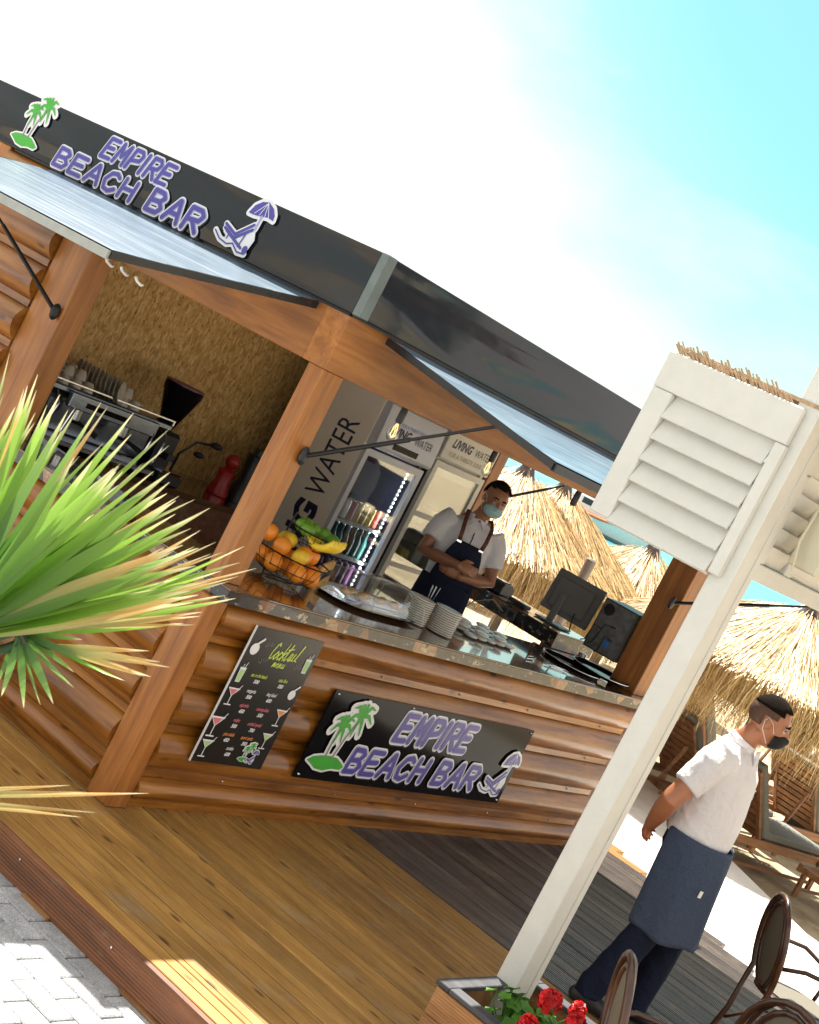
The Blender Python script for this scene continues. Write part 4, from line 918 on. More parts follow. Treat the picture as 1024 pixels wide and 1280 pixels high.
# cans and bottles standing on the shelves of the lit fridge
def can(mat,label,grp,h=0.12,r=0.026,bottle=False):
    t=thing('drink_can' if not bottle else 'drink_bottle',label,'can' if not bottle else 'bottle',(0,0,0),group=grp)
    m=MB()
    if bottle: m.lathe([(r,0),(r,h*0.55),(r*0.45,h*0.78),(r*0.4,h),(0.0,h)],n=12)
    else: m.lathe([(r*0.85,0),(r,0.006),(r,h-0.010),(r*0.85,h)],n=12)
    m.build('body',mat,t,smooth=True)
    m=MB(); m.lathe([(r*0.84 if not bottle else r*0.45,h+0.0005),(r*0.8 if not bottle else r*0.45,h+(0.002 if not bottle else 0.012)),(0.0,h+(0.002 if not bottle else 0.012))],n=12); m.build('lid','steel',t)
    return t
for z,mats,h,bt in ((1.286,[('can_red','red'),('can_red','red'),('porcelain','white'),('can_red','red'),('can_yellow','yellow'),('can_yellow','yellow'),('can_yellow','yellow'),('can_red','red')],0.125,False),
                 (1.059,[('can_green','green')]*8,0.185,True),(0.859,[('can_purple','purple')]*8,0.145,False),(0.634,[('can_green','green')]*8,0.18,True)):
    protos={}
    for row_ in (0,1):
        for k,(mt,cn) in enumerate(mats):
            x=2.655+0.072+k*0.070; y=1.80+row_*0.075
            if mt not in protos:
                lb={'red':'red drink can on the upper fridge shelf','white':'white drink can among the red ones in the fridge','yellow':'yellow drink can on the upper fridge shelf','green':('green bottle on the middle fridge shelf' if z>0.8 else 'green bottle on the lowest fridge shelf'),'purple':'purple drink can on the lower fridge shelf'}[cn]
                protos[mt]=can(mt,lb,'%s %s on the fridge shelf at height %d'%(cn,'bottles' if bt else 'cans',round(z*10)),h,0.027,bt); protos[mt]['group']='%s %s in the fridge%s'%(cn,'bottles' if bt else 'cans','' if z>0.8 else ', low shelf'); protos[mt].location=(x,y,z); protos[mt]['label']+=', front row'
            else: dup(protos[mt],(x,y,z))['label']=protos[mt]['label'].split(',')[0]+', %s from left, %s row'%(ORD[k],('front','rear')[row_])
# pale packages in the white fridge
for k,(x,z,sx_,h) in enumerate(((3.50,1.42,0.11,0.10),(3.66,1.42,0.12,0.07),(3.82,1.42,0.10,0.13),(3.52,1.145,0.13,0.11),(3.70,1.145,0.11,0.08),(3.86,1.145,0.10,0.12),(3.55,0.925,0.14,0.10),(3.78,0.925,0.12,0.12))):
    m=MB(); m.box(-sx_/2,sx_/2,0,0.12,0,h); o=m.build('food_box','fridge_white' if k%2 else 'can_yellow',None,bevel=0.008); o.location=(x,1.80,z)
    tag(o,'pale food box, %s on the %s shelf of the white fridge'%(ORD[k if k<3 else (k-3 if k<6 else k-6)],'upper' if k<3 else ('middle' if k<6 else 'lower')),'box','food boxes in the white fridge')

# ================================================================== COFFEE STATION
cm=thing('espresso_machine','stainless espresso machine with two group heads on the back bar','coffee machine',(1.02,2.30,1.062))
def cb(nm,b,mat='machine_steel',bev=0.006,par=None): m=MB(); m.box(*b); return m.build(nm,mat,par or cm,bevel=bev)
cb('body',(-0.50,0.50,0.02,0.36,0.05,0.30)); cb('top_tray',(-0.50,0.50,-0.12,0.36,0.301,0.335)); cb('front_panel',(-0.34,0.36,-0.16,-0.121,0.235,0.325)); cb('display_strip',(-0.22,0.12,-0.1635,-0.1605,0.262,0.292),'board_black',0)
cb('splash_panel',(-0.34,0.36,0.005,0.019,0.06,0.235),'machine_steel',0.002); cb('drip_tray',(-0.45,0.45,-0.20,0.02,0.02,0.049),'steel'); cb('cup_rail',(-0.50,0.50,-0.122,-0.114,0.36,0.368),'steel',0)
for x in (-0.49,0.49): cb('rail_post',(x-0.006,x+0.006,-0.124,-0.112,0.336,0.36),'steel',0)
for x in (-0.2,0.17):
    m=MB(); m.lathe([(0.036,0.17),(0.036,0.235),(0.030,0.238)],(x,-0.09,0),n=14); g=m.build('group_head','steel',cm,smooth=True)
    m=MB(); m.tube([(x,-0.09,0.165),(x+0.02,-0.14,0.16),(x+0.07,-0.24,0.14)],[0.022,0.011,0.017],8); m.build('portafilter','black_plastic',g,smooth=True)
for x in (-0.42,-0.30,0.34,0.45):
    m=MB(); m.tube([(x,-0.12,0.30),(x,-0.17,0.24),(x-0.02,-0.16,0.08)],0.006,6); m.build('steam_wand','chrome',cm,smooth=True)
for x in (-0.44,0.44):
    for y in (-0.15,0.3): m=MB(); m.lathe([(0.02,0),(0.02,0.0495)],(x,y,0),n=10); m.build('foot','black_plastic',cm)
def cup(r=0.037,h=0.055,mat='porcelain_dim'):
    m=MB(); m.lathe([(0.0,h),(r*0.55,h),(r*0.9,h*0.5),(r,0.001),(r*0.92,0.0),(r*0.8,h*0.5),(r*0.4,h*0.92),(0,h*0.92)],n=14); cu=thing('coffee_cup','x','cup'); m.build('bowl',mat,cu,smooth=True)
    m=MB(); m.tube([(r*0.9,0,h*0.25),(r*1.5,0,h*0.35),(r*1.45,0,h*0.68),(r*0.75,0,h*0.75)],0.0045,6); m.build('handle',mat,cu,smooth=True); return cu
cp=cup(); cp['group']='espresso cups on the left of the machine'; first=True
for r_ in range(3):
    for k in range(8):
        if k in(4,5) and r_<2: continue
        x=0.56+k*0.094; y=2.24+r_*0.09
        lb='upturned cream espresso cup, %s from the left in the %s row on the machine'%(ORD[k],('front','middle','rear')[r_])
        if first: cp.location=(x,y,1.398); cp['label']=lb; first=False
        else:
            c=dup(cp,(x,y,1.398),rnd.uniform(0,6),lb); c['group']='espresso cups on the left of the machine' if k<4 else 'cups on the right of the machine'
        if k<3 or k==6: c=dup(cp,(x+0.005,y,1.452),rnd.uniform(0,6),'cream cup stacked in the second layer above the %s %s-row cup'%(ORD[k],('front','middle','rear')[r_])); c['group']='second layer of cups'
# saucers standing on edge in a row
sau=thing('standing_saucer','cream saucer standing on edge in the row on the machine','saucer',(0,0,0),group='saucers on edge on the machine')
m=MB(); m.lathe([(0,0),(0.035,0.0),(0.068,0.012),(0.068,0.015),(0.034,0.006),(0,0.005)],n=20); m.build('dish','porcelain_dim',sau,smooth=True); m=MB(); m.lathe([(0.022,0.0061),(0.026,0.009),(0.030,0.0061)],n=18); m.build('foot_ring','porcelain_dim',sau)
for k in range(11):
    loc=(0.93+0.010*k,2.50-0.030*k,1.468); rot=(PI/2-0.18,0,0.55)
    if k==0: sau.location=loc; sau.rotation_euler=rot
    elif k==10: dup(sau,loc,rot,'front cream saucer of the row standing on edge')
    else: dup(sau,loc,rot,'cream saucer on edge, %s from the rear of the row on the machine'%ORD[k])
gr_=thing('coffee_grinder','coffee grinder with black conical bean hopper right of the espresso machine','grinder',(1.66,2.38,1.062))
m=MB(); m.box(-0.08,0.08,-0.10,0.12,0.0,0.28); m.build('body','black_plastic',gr_,bevel=0.02)
m=MB(); m.lathe([(0.045,0.285),(0.05,0.30),(0.125,0.53),(0.128,0.56),(0.12,0.565),(0,0.565)],n=20); m.build('hopper','board_black',gr_,smooth=True)
m=MB(); m.lathe([(0.126,0.5655),(0.126,0.575),(0.0,0.58)],n=20); m.build('hopper_lid','can_purple',gr_)
m=MB(); m.box(-0.03,0.03,-0.16,-0.101,0.12,0.16); m.build('spout','black_plastic',gr_)
lm=thing('desk_lamp','black gooseneck clamp with two oval heads on the back bar','lamp',(1.93,2.45,1.062))
m=MB(); m.tube([(0,0,0),(-0.02,-0.03,0.16),(0.03,-0.08,0.27),(0.12,-0.12,0.29)],0.009,8); m.build('neck','black_plastic',lm,smooth=True)
m=MB(); m.ball((0.15,-0.13,0.295),0.05,0.035,0.022); m.build('head','black_plastic',lm); m=MB(); m.ball((0.07,-0.10,0.20),0.045,0.03,0.02); m.build('head','black_plastic',lm)
jr=thing('red_juicer','red squeezer with a round head on the back bar by the corner post','juicer',(2.30,2.35,1.062))
m=MB(); m.lathe([(0.07,0),(0.075,0.02),(0.05,0.10),(0.06,0.17),(0.02,0.19)],n=16); m.build('body','red_plastic',jr,smooth=True); m=MB(); m.ball((0.01,0,0.235),0.05); m.build('head','red_plastic',jr,smooth=True)
bb=thing('black_blender','black blender jug half hidden behind the corner post','blender',(2.46,2.30,1.062))
m=MB(); m.lathe([(0.08,0),(0.085,0.10),(0.06,0.14),(0.075,0.33),(0.0,0.335)],n=14); m.build('jug','black_plastic',bb,smooth=True); m=MB(); m.lathe([(0.05,0.336),(0.045,0.375),(0,0.38)],n=12); m.build('lid','black_plastic',bb)
kr=thing('knock_box','low black and chrome utensil box at the right end of the espresso machine','box',(1.60,2.14,1.062))
m=MB(); m.box(-0.10,0.10,-0.05,0.05,0,0.06); m.build('tray','black_plastic',kr,bevel=0.006); m=MB(); m.box(-0.08,0.08,-0.04,0.04,0.0605,0.08); m.build('insert','chrome',kr)

# ================================================================== COUNTER TOP
ZT1=1.121
# two-tier wire fruit stand
fs_=thing('fruit_stand','two-tier black wire fruit stand at the corner of the counter','fruit basket',(0.80,0.34,ZT1))
def wire_bowl(cx,cy,z0,r,h,nm):
    m=MB()
    for zz,rr in ((z0+h,r),(z0+h*0.45,r*0.86),(z0,r*0.5)): m.tube([(cx+rr*math.cos(2*PI*k/24),cy+rr*math.sin(2*PI*k/24),zz) for k in range(25)],0.0038 if rr==r else 0.002,5,cap=False)
    for k in range(26):
        a=2*PI*k/26; m.tube([(cx+rr*math.cos(a),cy+rr*math.sin(a),zz) for zz,rr in((z0,r*0.5),(z0+h*0.15,r*0.72),(z0+h*0.45,r*0.87),(z0+h,r))],0.0016,4)
    o=m.build(nm,'black_metal',fs_); return o
wire_bowl(0,0,0.02,0.205,0.12,'lower_bowl'); wire_bowl(0.10,0.0,0.195,0.135,0.080,'upper_bowl')
m=MB(); m.tube([(0.07,0.18,0.0),(0.07,0.15,0.32)],0.005,6); m.tube([(-0.1,0,0.006),(0.1,0,0.006)],0.004,6); m.build('stem','black_metal',fs_)
def fruit(nm,mat,r,label,cat,grp,locs,ry=None,rz=None,seed=1):
    rr=random.Random(seed); m=MB(); m.ball((0,0,0),r,ry or r,rz or r,n=16,m=10); me=m.mesh(nm,mat,smooth='all')
    for i,l in enumerate(locs):
        o=link_mesh(nm,me,None,(0.80+l[0],0.34+l[1],ZT1+l[2]),(rr.uniform(-.5,.5),rr.uniform(-.5,.5),rr.uniform(0,6)))
        tag(o,label if isinstance(label,str) else label[i],cat,grp)
fruit('orange','orange_peel',0.047,['orange at the left end of the lower bowl','orange at the front left of the lower bowl','orange at the front right of the lower bowl','orange at the right end of the lower bowl','orange in the middle at the bottom of the lower bowl','orange at the rear left of the lower bowl','orange on top at the left of the heap','orange on top in the middle of the heap','orange on top at the right of the heap','orange at the rear of the lower bowl','orange at the rear right of the lower bowl'],'orange','oranges in the lower bowl',[(-0.13,-0.02,0.08),(-0.05,-0.12,0.08),(0.05,-0.13,0.08),(0.13,-0.06,0.08),(0.0,-0.02,0.075),(-0.10,0.09,0.08),(-0.11,-0.01,0.165),(0.02,-0.05,0.160),(0.10,-0.03,0.165),(-0.03,0.10,0.08),(0.09,0.06,0.10)],seed=2)
fruit('orange','orange_peel',0.047,'orange topmost in the heap beside the corner post','orange',None,[(-0.145,0.075,0.195)])
fruit('lemon','lemon_peel',0.040,['yellow lemon topmost in the heap of oranges','yellow lemon at the rear of the heap of oranges','yellow lemon at the front of the heap of oranges'],'lemon','lemons in the lower bowl',[(-0.03,0.03,0.195),(0.03,0.11,0.18),(-0.045,-0.09,0.155)],0.048,0.040,seed=4)
fruit('lime','lime_peel',0.036,['green lime at the left of the upper bowl','green lime second from the left in the upper bowl','green lime in the middle of the upper bowl','green lime fourth in the upper bowl','green lime at the right rim of the upper bowl','green lime at the front left of the upper bowl'],'lime','limes in the upper bowl',[(0.03,0.05,0.285),(0.08,0.07,0.29),(0.13,0.05,0.28),(0.18,0.02,0.28),(0.20,-0.03,0.27),(0.01,-0.01,0.28)],0.042,0.034,seed=5)
def banana_mesh():
    m=MB(); pts=[(0.075*math.cos(math.radians(a)),0.0,0.075*math.sin(math.radians(a))) for a in range(200,345,18)]
    m.tube(pts,[0.006,0.015,0.0185,0.019,0.019,0.018,0.015,0.009,0.005][:len(pts)],8,dome=False); return m.mesh('banana','banana',smooth='all')
bme=banana_mesh()
for k in range(6):
    o=link_mesh('banana',bme,None,(0.80+0.03+k*0.024,0.34-0.085+0.004*k,ZT1+0.305),(0.0,0.25,1.9+k*0.13)); tag(o,'yellow banana, %s from the left of the bunch in the upper bowl'%ORD[k],'banana','bananas in the upper bowl')
# clear cake cover on its tray
ck=thing('cake_display','long clear plastic cake cover on an oval silver tray','cake stand',(1.50,0.33,ZT1),math.radians(4))
m=MB(); n=28
def ov(a,rx,ry): c_,s_=math.cos(a),math.sin(a); return (rx*math.copysign(abs(c_)**0.6,c_), ry*math.copysign(abs(s_)**0.6,s_))
vs=[];fs=[]
for (rx,ry,z) in ((0.30,0.14,0.0),(0.40,0.20,0.018),(0.405,0.205,0.020),(0.36,0.17,0.010),(0.0,0.0,0.008)):
    for j in range(n): x,y=ov(2*PI*j/n,rx,ry); vs.append((x,y,z))
for i in range(4):
    for j in range(n): fs.append((i*n+j,i*n+(j+1)%n,(i+1)*n+(j+1)%n,(i+1)*n+j))
m.add(vs,fs); m.build('tray','chrome',ck,smooth=True)
m=MB(); vs=[];fs=[]; prof=[(0.375,0.178,0.021),(0.37,0.175,0.06),(0.35,0.155,0.11),(0.30,0.12,0.145),(0.20,0.06,0.158),(0.0,0.0,0.162)]
for (rx,ry,z) in prof:
    for j in range(n): x,y=ov(2*PI*j/n,rx,ry); vs.append((x,y,z))
for i in range(5):
    for j in range(n): fs.append((i*n+j,i*n+(j+1)%n,(i+1)*n+(j+1)%n,(i+1)*n+j))
m.add(vs,fs); m.build('cover','clear_plastic',ck,smooth='all')
m=MB()
for q in (-0.16,): m.tube([(q,-0.17,0.03),(q,-0.15,0.11),(q,-0.06,0.158),(q,0.06,0.158),(q,0.15,0.11),(q,0.17,0.03)],0.004,6)
m.build('cover_rib','glass',ck,smooth='all')
m=MB(); m.tube([(0.365,-0.17,0.022),(0.35,-0.15,0.10),(0.31,-0.05,0.145),(0.31,0.05,0.145),(0.35,0.15,0.10),(0.365,0.17,0.022)],0.004,6); m.build('end_rim','porcelain',ck,smooth='all')
m=MB(); m.box(-0.30,0.30,-0.10,-0.085,0.0215,0.026); m.build('price_rail','print_blue',ck)
for k in range(7):
    m=MB(); m.ball((0,0,0),0.036,0.026,0.020,n=10,m=6); o=m.build('pastry','snack',None,smooth='all'); o.location=(1.30+k*0.075,0.32+0.03*(k%2),ZT1+0.042); tag(o,'small brown pastry, %s from the left under the clear cover'%ORD[k],'pastry','pastries under the cover')
pk=thing('snack_packet','orange and cream snack packet leaning between the fruit and the cake cover','packet',(1.12,0.36,ZT1),math.radians(20))
m=MB(); m.obox((0,0,0.075),(1,0,0.25),(0,1,0),(-0.25,0,1),0.17,0.03,0.15); m.build('wrapper','snack',pk,bevel=0.01); m=MB(); m.obox((-0.004,-0.018,0.09),(1,0,0.25),(0,1,0),(-0.25,0,1),0.12,0.003,0.03); m.build('stripe','print_navy',pk)
# two stacks of saucers
pt=thing('saucer_plate','x','plate'); m=MB(); m.lathe([(0,0),(0.045,0.0),(0.078,0.0065),(0.081,0.0085),(0.081,0.0118),(0.077,0.0125),(0.045,0.005),(0,0.005)],n=28); m.build('dish','porcelain',pt,smooth=True); m=MB(); m.lathe([(0.020,0.0051),(0.024,0.0065),(0.027,0.0051)],n=20); m.build('foot_ring','porcelain',pt)
firstp=True
for (sx_,sy_,cnt,nm) in ((1.86,0.25,12,'left'),(2.02,0.165,12,'right')):
    for k in range(cnt):
        loc=(sx_+rnd.uniform(-.0015,.0015),sy_+rnd.uniform(-.0015,.0015),ZT1+k*0.0122); lb='white saucer, %s from the bottom of the %s tall stack on the counter'%(ORD[k],nm)
        if k==cnt-1: lb='topmost white saucer of the %s tall stack'%nm
        if firstp: pt.location=loc; pt['label']=lb; pt['group']='saucers in the %s stack'%nm; firstp=False
        else: dup(pt,loc,rnd.uniform(0,6),lb,'saucers in the %s stack'%nm)
st_=thing('drink_stirrers','thin stirring sticks standing behind the saucer stacks','stirrers',(2.12,0.38,ZT1))
m=MB(); m.lathe([(0.03,0),(0.034,0.09)],n=14); m.build('holder','glass',st_)
for k in range(7): m=MB(); m.tube([(0.004*k-0.012,0.0,0.005),(0.012*k-0.04,0.012*(k%3)-0.01,0.20)],0.0012,4); m.build('stick','steel',st_)
# rows of small folded sugar-paper packets / mini saucers
mp_=MB(); mp_.lathe([(0.0,0),(0.028,0),(0.045,0.010),(0.046,0.020),(0.030,0.024),(0,0.024)],n=16); mm=mp_.mesh('sugar_bowl','porcelain',smooth=True)
for r_ in range(3):
    for k in range(5):
        for l_ in range(2 if (r_+k)%2 else 1):
            o=link_mesh('small_dish',mm,None,(2.50+k*0.105+r_*0.05,0.27+r_*0.105,ZT1+l_*0.025)); tag(o,('small white dish, %s in the %s row right of the saucer stacks'%(ORD[k],('front','middle','rear')[r_]) if l_==0 else 'small white dish stacked on the %s dish of the %s row'%(ORD[k],('front','middle','rear')[r_])),'dish','small dishes in rows' if l_==0 else 'dishes stacked on others')
# serving trays
tr_=thing('serving_tray','round black serving tray with chrome rim, left of two on the counter','tray',(3.74,0.27,ZT1))
m=MB(); m.lathe([(0,0.004),(0.19,0.004),(0.20,0.018),(0.203,0.018),(0.195,0.0),(0,0)],n=36); m.build('base','board_black',tr_,smooth=True)
m=MB(); m.tube([(0.203*math.cos(2*PI*k/36),0.203*math.sin(2*PI*k/36),0.0195) for k in range(37)],0.0035,6,cap=False); m.build('rim','chrome',tr_,smooth='all')
dup(tr_,(4.02,0.20,ZT1+0.022),(0.0,-0.02,0.3),'round black serving tray with chrome rim, right one overlapping its neighbour')
tg=thing('serving_tongs','chrome tongs lying on the counter before the trays','tongs',(3.05,0.16,ZT1+0.004),0.35)
for s in(1,-1): m=MB(); m.tube([(-0.12,0.0,0.003),(0.0,0.018*s,0.005),(0.11,0.010*s,0.004)],0.004,6,rb=0.002); m.build('arm','chrome',tg,smooth='all')
dup(tg,(3.28,0.10,ZT1+0.004),-0.15,'second pair of tongs beside the left tray')
nk=thing('metal_cup','small chrome cup at the foot of the right post','cup',(4.10,0.42,ZT1)); m=MB(); m.lathe([(0.025,0),(0.03,0.07),(0.028,0.07),(0.024,0.004),(0,0.004)],n=14); m.build('cup','chrome',nk,smooth=True)
m=MB(); m.tube([(0.03,0,0.02),(0.05,0,0.03),(0.03,0,0.055)],0.003,5); m.build('handle','chrome',nk)
ZI=1.237
mo=thing('till_monitor','grey till monitor seen from behind on the inner counter','monitor',(4.28,0.78,ZI),math.radians(2))
m=MB(); m.obox((0,0,0.22),(0.12,0,1),(0,1,0),(1,0,-0.12),0.30,0.40,0.022); m.build('screen_shell','monitor_grey',mo,bevel=0.006)
m=MB(); m.obox((-0.018,0,0.215),(0.12,0,1),(0,1,0),(1,0,-0.12),0.22,0.30,0.018); m.build('back_cover','monitor_grey',mo,bevel=0.008)
m=MB(); m.obox((-0.045,0.06,0.12),(0.12,0,1),(0,1,0),(1,0,-0.12),0.22,0.055,0.02); m.build('stand_neck','monitor_grey',mo,bevel=0.006)
m=MB(); m.box(-0.10,0.08,-0.06,0.16,0.0,0.012); m.build('stand_foot','monitor_grey',mo,bevel=0.004)
m=MB(); m.tube([(-0.035,-0.08,0.14),(-0.05,-0.09,0.09),(-0.03,-0.1,0.02)],0.005,6); m.build('cable','rubber_cable',mo,smooth='all')
pc=thing('desktop_computer','black desktop computer tower with its cabled back facing the bar','computer',(4.28,0.43,ZI),math.radians(4))
m=MB(); m.box(-0.14,0.20,-0.20,0.06,0.0,0.355); m.build('case','pc_dark',pc,bevel=0.004)
m=MB(); m.box(-0.1425,-0.1405,-0.19,0.05,0.01,0.345); m.build('back_plate','pc_back',pc)
m=MB(); m.lathe([(0.042,0),(0.042,0.004),(0.036,0.004),(0.036,0.0)],(-0.1430,0.0,0.29),n=18,M=Matrix.Rotation(-PI/2,3,'Y')); m.build('fan_grille','black_plastic',pc)
for a,b in (((-0.15,-0.10,0.20),(-0.19,0.02,0.02)),((-0.15,-0.02,0.15),(-0.20,0.06,0.03)),((-0.15,-0.12,0.11),(-0.17,-0.05,0.0))):
    A=Vector(a);B=Vector(b); m=MB(); m.tube([A+Vector((0.012,0,0)),A.lerp(B,0.3)+Vector((-0.05,0.01,0.05)),A.lerp(B,0.7)+Vector((-0.04,-0.01,-0.02)),B],0.005,6); m.build('cable','rubber_cable',pc,smooth='all')
m=MB(); m.box(-0.165,-0.1435,-0.11,-0.08,0.06,0.10); m.build('plug','print_blue',pc)
pr_=thing('receipt_printer','dark receipt printer with glossy sky-lit lid on the inner counter','printer',(4.20,1.33,ZI),math.radians(5))
m=MB(); m.sweep([(-0.09,0),(0.10,0),(0.10,0.06),(0.05,0.085),(-0.07,0.085),(-0.09,0.06)],(0,-0.10,0),(0,0.10,0),(1,0,0),(0,0,1)); m.build('case','pc_dark',pr_,bevel=0.006)
m=MB(); m.box(-0.06,0.06,-0.08,0.08,0.0855,0.092); m.build('lid','board_black',pr_,bevel=0.004)
ph=thing('card_terminal','flat dark card terminal and cable beside the receipt printer','card terminal',(4.16,1.07,ZI)); m=MB(); m.box(-0.04,0.04,-0.08,0.08,0,0.03); m.build('body','pc_dark',ph,bevel=0.006)
m=MB(); m.box(-0.03,0.03,-0.02,0.06,0.0305,0.032); m.build('screen','board_black',ph)
sk=thing('power_socket','double power socket with cable on the inner counter edge','socket',(3.9955,1.02,1.178))
m=MB(); m.box(-0.012,0.0,-0.07,0.07,-0.035,0.035); m.build('plate','pc_back',sk,bevel=0.003)
for y in(-0.03,0.03): m=MB(); m.lathe([(0.022,0.0),(0.022,0.004),(0,0.004)],(-0.0125,y,0),n=14,M=Matrix.Rotation(-PI/2,3,'Y')); m.build('outlet','black_plastic',sk)
m=MB(); m.tube([(-0.015,0.03,-0.01),(-0.05,0.12,0.03),(-0.06,0.25,-0.05),(-0.03,0.34,-0.17)],0.004,6); m.build('cable','porcelain_dim',sk,smooth='all')

# ================================================================== BEACH: straw umbrellas, loungers, boat
def thatch_mesh(seed, R=1.3, h=0.70, skirt=0.58, n=11500):
    r=random.Random(seed); m=MB()
    def surf(rad,a):
        return Vector((rad*math.cos(a),rad*math.sin(a),-h*(rad/R)**1.15))
    for k in range(n):
        a=r.uniform(0,2*PI); t0=r.random()**0.55; rad0=R*(0.05+0.93*t0) ; L_=r.uniform(0.35,0.65); pts=[]
        a1=a+r.gauss(0,0.05)
        if r.random()<0.55: rad0=R*r.uniform(0.78,1.0); L_=r.uniform(0.40,0.72)*skirt/0.55
        s=0; rad=rad0; z=surf(min(rad,R),a).z+r.uniform(0.0,0.045); hang=False
        segs=4; ds=L_/segs; p=Vector((rad*math.cos(a),rad*math.sin(a),z)); pts=[p]
        out=r.uniform(0.55,0.95)
        for q in range(segs):
            aa=a+(a1-a)*q/segs
            if rad<R*0.98:
                sl=math.atan2(h*1.15,R); dr_=ds*math.cos(sl); dz=ds*math.sin(sl)
            else:
                dr_=ds*0.30*out*(1-q/segs*0.8); dz=ds*0.95; aa+=r.gauss(0,0.012)
            rad+=dr_; z-=dz; z=z+ (0.006*r.gauss(0,1)); pts.append(Vector((rad*math.cos(aa),rad*math.sin(aa),z)))
        w_=r.uniform(0.0020,0.0048); tn=Vector((-math.sin(a),math.cos(a),r.uniform(-.5,.5))).normalized()
        vs=[];fs=[]
        for q,p in enumerate(pts):
            ww=w_*(1-0.6*q/segs); vs+= [p-tn*ww,p+tn*ww]
        fs=[(2*q,2*q+1,2*q+3,2*q+2) for q in range(segs)]
        m.add(vs,fs)
    return m.mesh('thatch','straw',fix=False)
TH=[thatch_mesh(11),thatch_mesh(12)]
def umbrella(loc,label,k,sc=1.0,R=1.3,h=0.78):
    t=thing('straw_umbrella',label,'beach umbrella',(loc[0],loc[1],-0.36 if loc[2]>1.2 else loc[2]-2.36),group='straw beach umbrellas'); ht=loc[2]-t.location.z
    m=MB(); m.tube([(0,0,-0.2),(0,0,ht-0.15)],0.055,10); m.build('pole','grey_pole',t,smooth=True)
    m=MB(); m.lathe([(0.03,ht-0.05),(R*0.35,ht-0.05-h*0.3),(R*0.97,ht-0.05-h*0.97),(R*1.0,ht-h*1.05-0.12),(R*0.98,ht-h*1.05-0.14),(0.03,ht-0.22)],n=28); m.build('inner_cone','thatch_core',t,smooth=True)
    o=link_mesh('thatch',TH[k%2],t,(0,0,ht),(0,0,k*1.7),(sc,sc,1.0)); o['kind']='stuff'
    m=MB(); rr=random.Random(k)
    for q in range(46):
        a=rr.uniform(0,2*PI); m.tube([(0.05*math.cos(a),0.05*math.sin(a),ht-0.05),(0.06*math.cos(a),0.06*math.sin(a),ht+0.05),(0.10*math.cos(a),0.10*math.sin(a),ht+rr.uniform(0.09,0.20))],[0.012,0.008,0.004],4)
    m.lathe([(0.12,ht-0.10),(0.07,ht+0.02),(0.05,ht+0.03)],n=12); m.build('cap','thatch_cap',t); 
    return t

umbrella((7.287,3.539,2.02),'straw umbrella right behind the barman, largest one seen through the hatch',0,0.95)
umbrella((8.459,3.801,2.02),'straw umbrella just right of the one behind the barman, its dark cap under the awning',1,0.9)
umbrella((9.975,3.40,1.84),'straw umbrella beyond the computer tower with its dark cap under the louvred panel',1,0.92)
umbrella((8.655,0.979,2.08),'wide straw umbrella over the loungers behind the head of the standing man',0,1.12,1.45,0.80)
umbrella((18.7,6.675,1.50),'distant straw umbrella against the sea beside the white post',1,0.9)
umbrella((12.3,7.6,1.95),'straw umbrella further down the beach behind the barman',0,0.95)
po=thing('wooden_post','bare grey wooden post standing in front of the straw umbrella beyond the computer','post',(5.75,1.62,-0.36))
m=MB(); m.tube([(0,0,-0.2),(0,0,2.02)],[0.05,0.042],10); m.build('shaft','grey_pole',po,smooth=True); m=MB(); m.lathe([(0.043,2.021),(0.03,2.035),(0,2.036)],n=10); m.build('top','grey_pole',po)

# sun loungers facing the sea
def lounger():
    t=thing('sun_lounger','x','sun lounger',(0,0,0))
    W2=0.33
    for s in(1,-1): m=MB(); m.box(0.0,1.95,s*W2-0.022,s*W2+0.022,0.27,0.345); m.build('side_rail','lounger_wood',t,bevel=0.004)
    for x in(0.0,1.91): m=MB(); m.box(x,x+0.035,-W2+0.023,W2-0.023,0.275,0.335); m.build('end_rail','lounger_wood',t)
    for x in(0.18,1.72):
        for s in(1,-1): m=MB(); m.box(x,x+0.065,s*(W2+0.040)-0.016,s*(W2+0.040)+0.016,0,0.32); m.build('leg','lounger_wood',t,bevel=0.004)
    for s in(1,-1): m=MB(); m.box(0.20,1.75,s*(W2+0.04)-0.008,s*(W2+0.04)+0.008,0.08,0.11); m.build('stretcher','lounger_wood',t)
    a=math.radians(52); hx,hz=0.80,0.34; dx,dz=-math.cos(a),math.sin(a)
    for s in(1,-1): m=MB(); m.obox((hx+dx*0.37,s*0.27,hz+dz*0.37),(dx,0,dz),(0,1,0),(dz,0,-dx),0.76,0.045,0.03); m.build('back_stile','lounger_wood',t)
    for k in range(10):
        d=0.04+k*0.077; m=MB(); m.obox((hx+dx*d,0,hz+dz*d),(dx,0,dz),(0,1,0),(dz,0,-dx),0.058,0.49,0.018); m.build('back_slat','lounger_wood',t)
    for k in range(13): x=0.86+k*0.08; m=MB(); m.box(x,x+0.058,-W2+0.024,W2-0.024,0.325,0.345); m.build('seat_slat','lounger_wood',t)
    for s in(1,-1): m=MB(); m.obox((0.37,s*0.24,0.50),(0.35,0,1),(0,1,0),(1,0,-0.35),0.44,0.03,0.025); m.build('prop','lounger_wood',t)
    m=MB(); nx,nz=dz,-dx
    m.sweep([(hx+dx*0.80+0.02*nx,hz+dz*0.80+0.02*nz),(hx+dx*0.80+0.085*nx,hz+dz*0.80+0.085*nz),(hx+0.09,hz+0.085),(1.93,hz+0.075),(1.95,hz+0.01),(hx+0.03,hz+0.008)],(0,-0.30,0),(0,0.30,0),(1,0,0),(0,0,1)); m.build('cushion','cushion_grey',t,bevel=0.015)
    return t
lg=lounger()

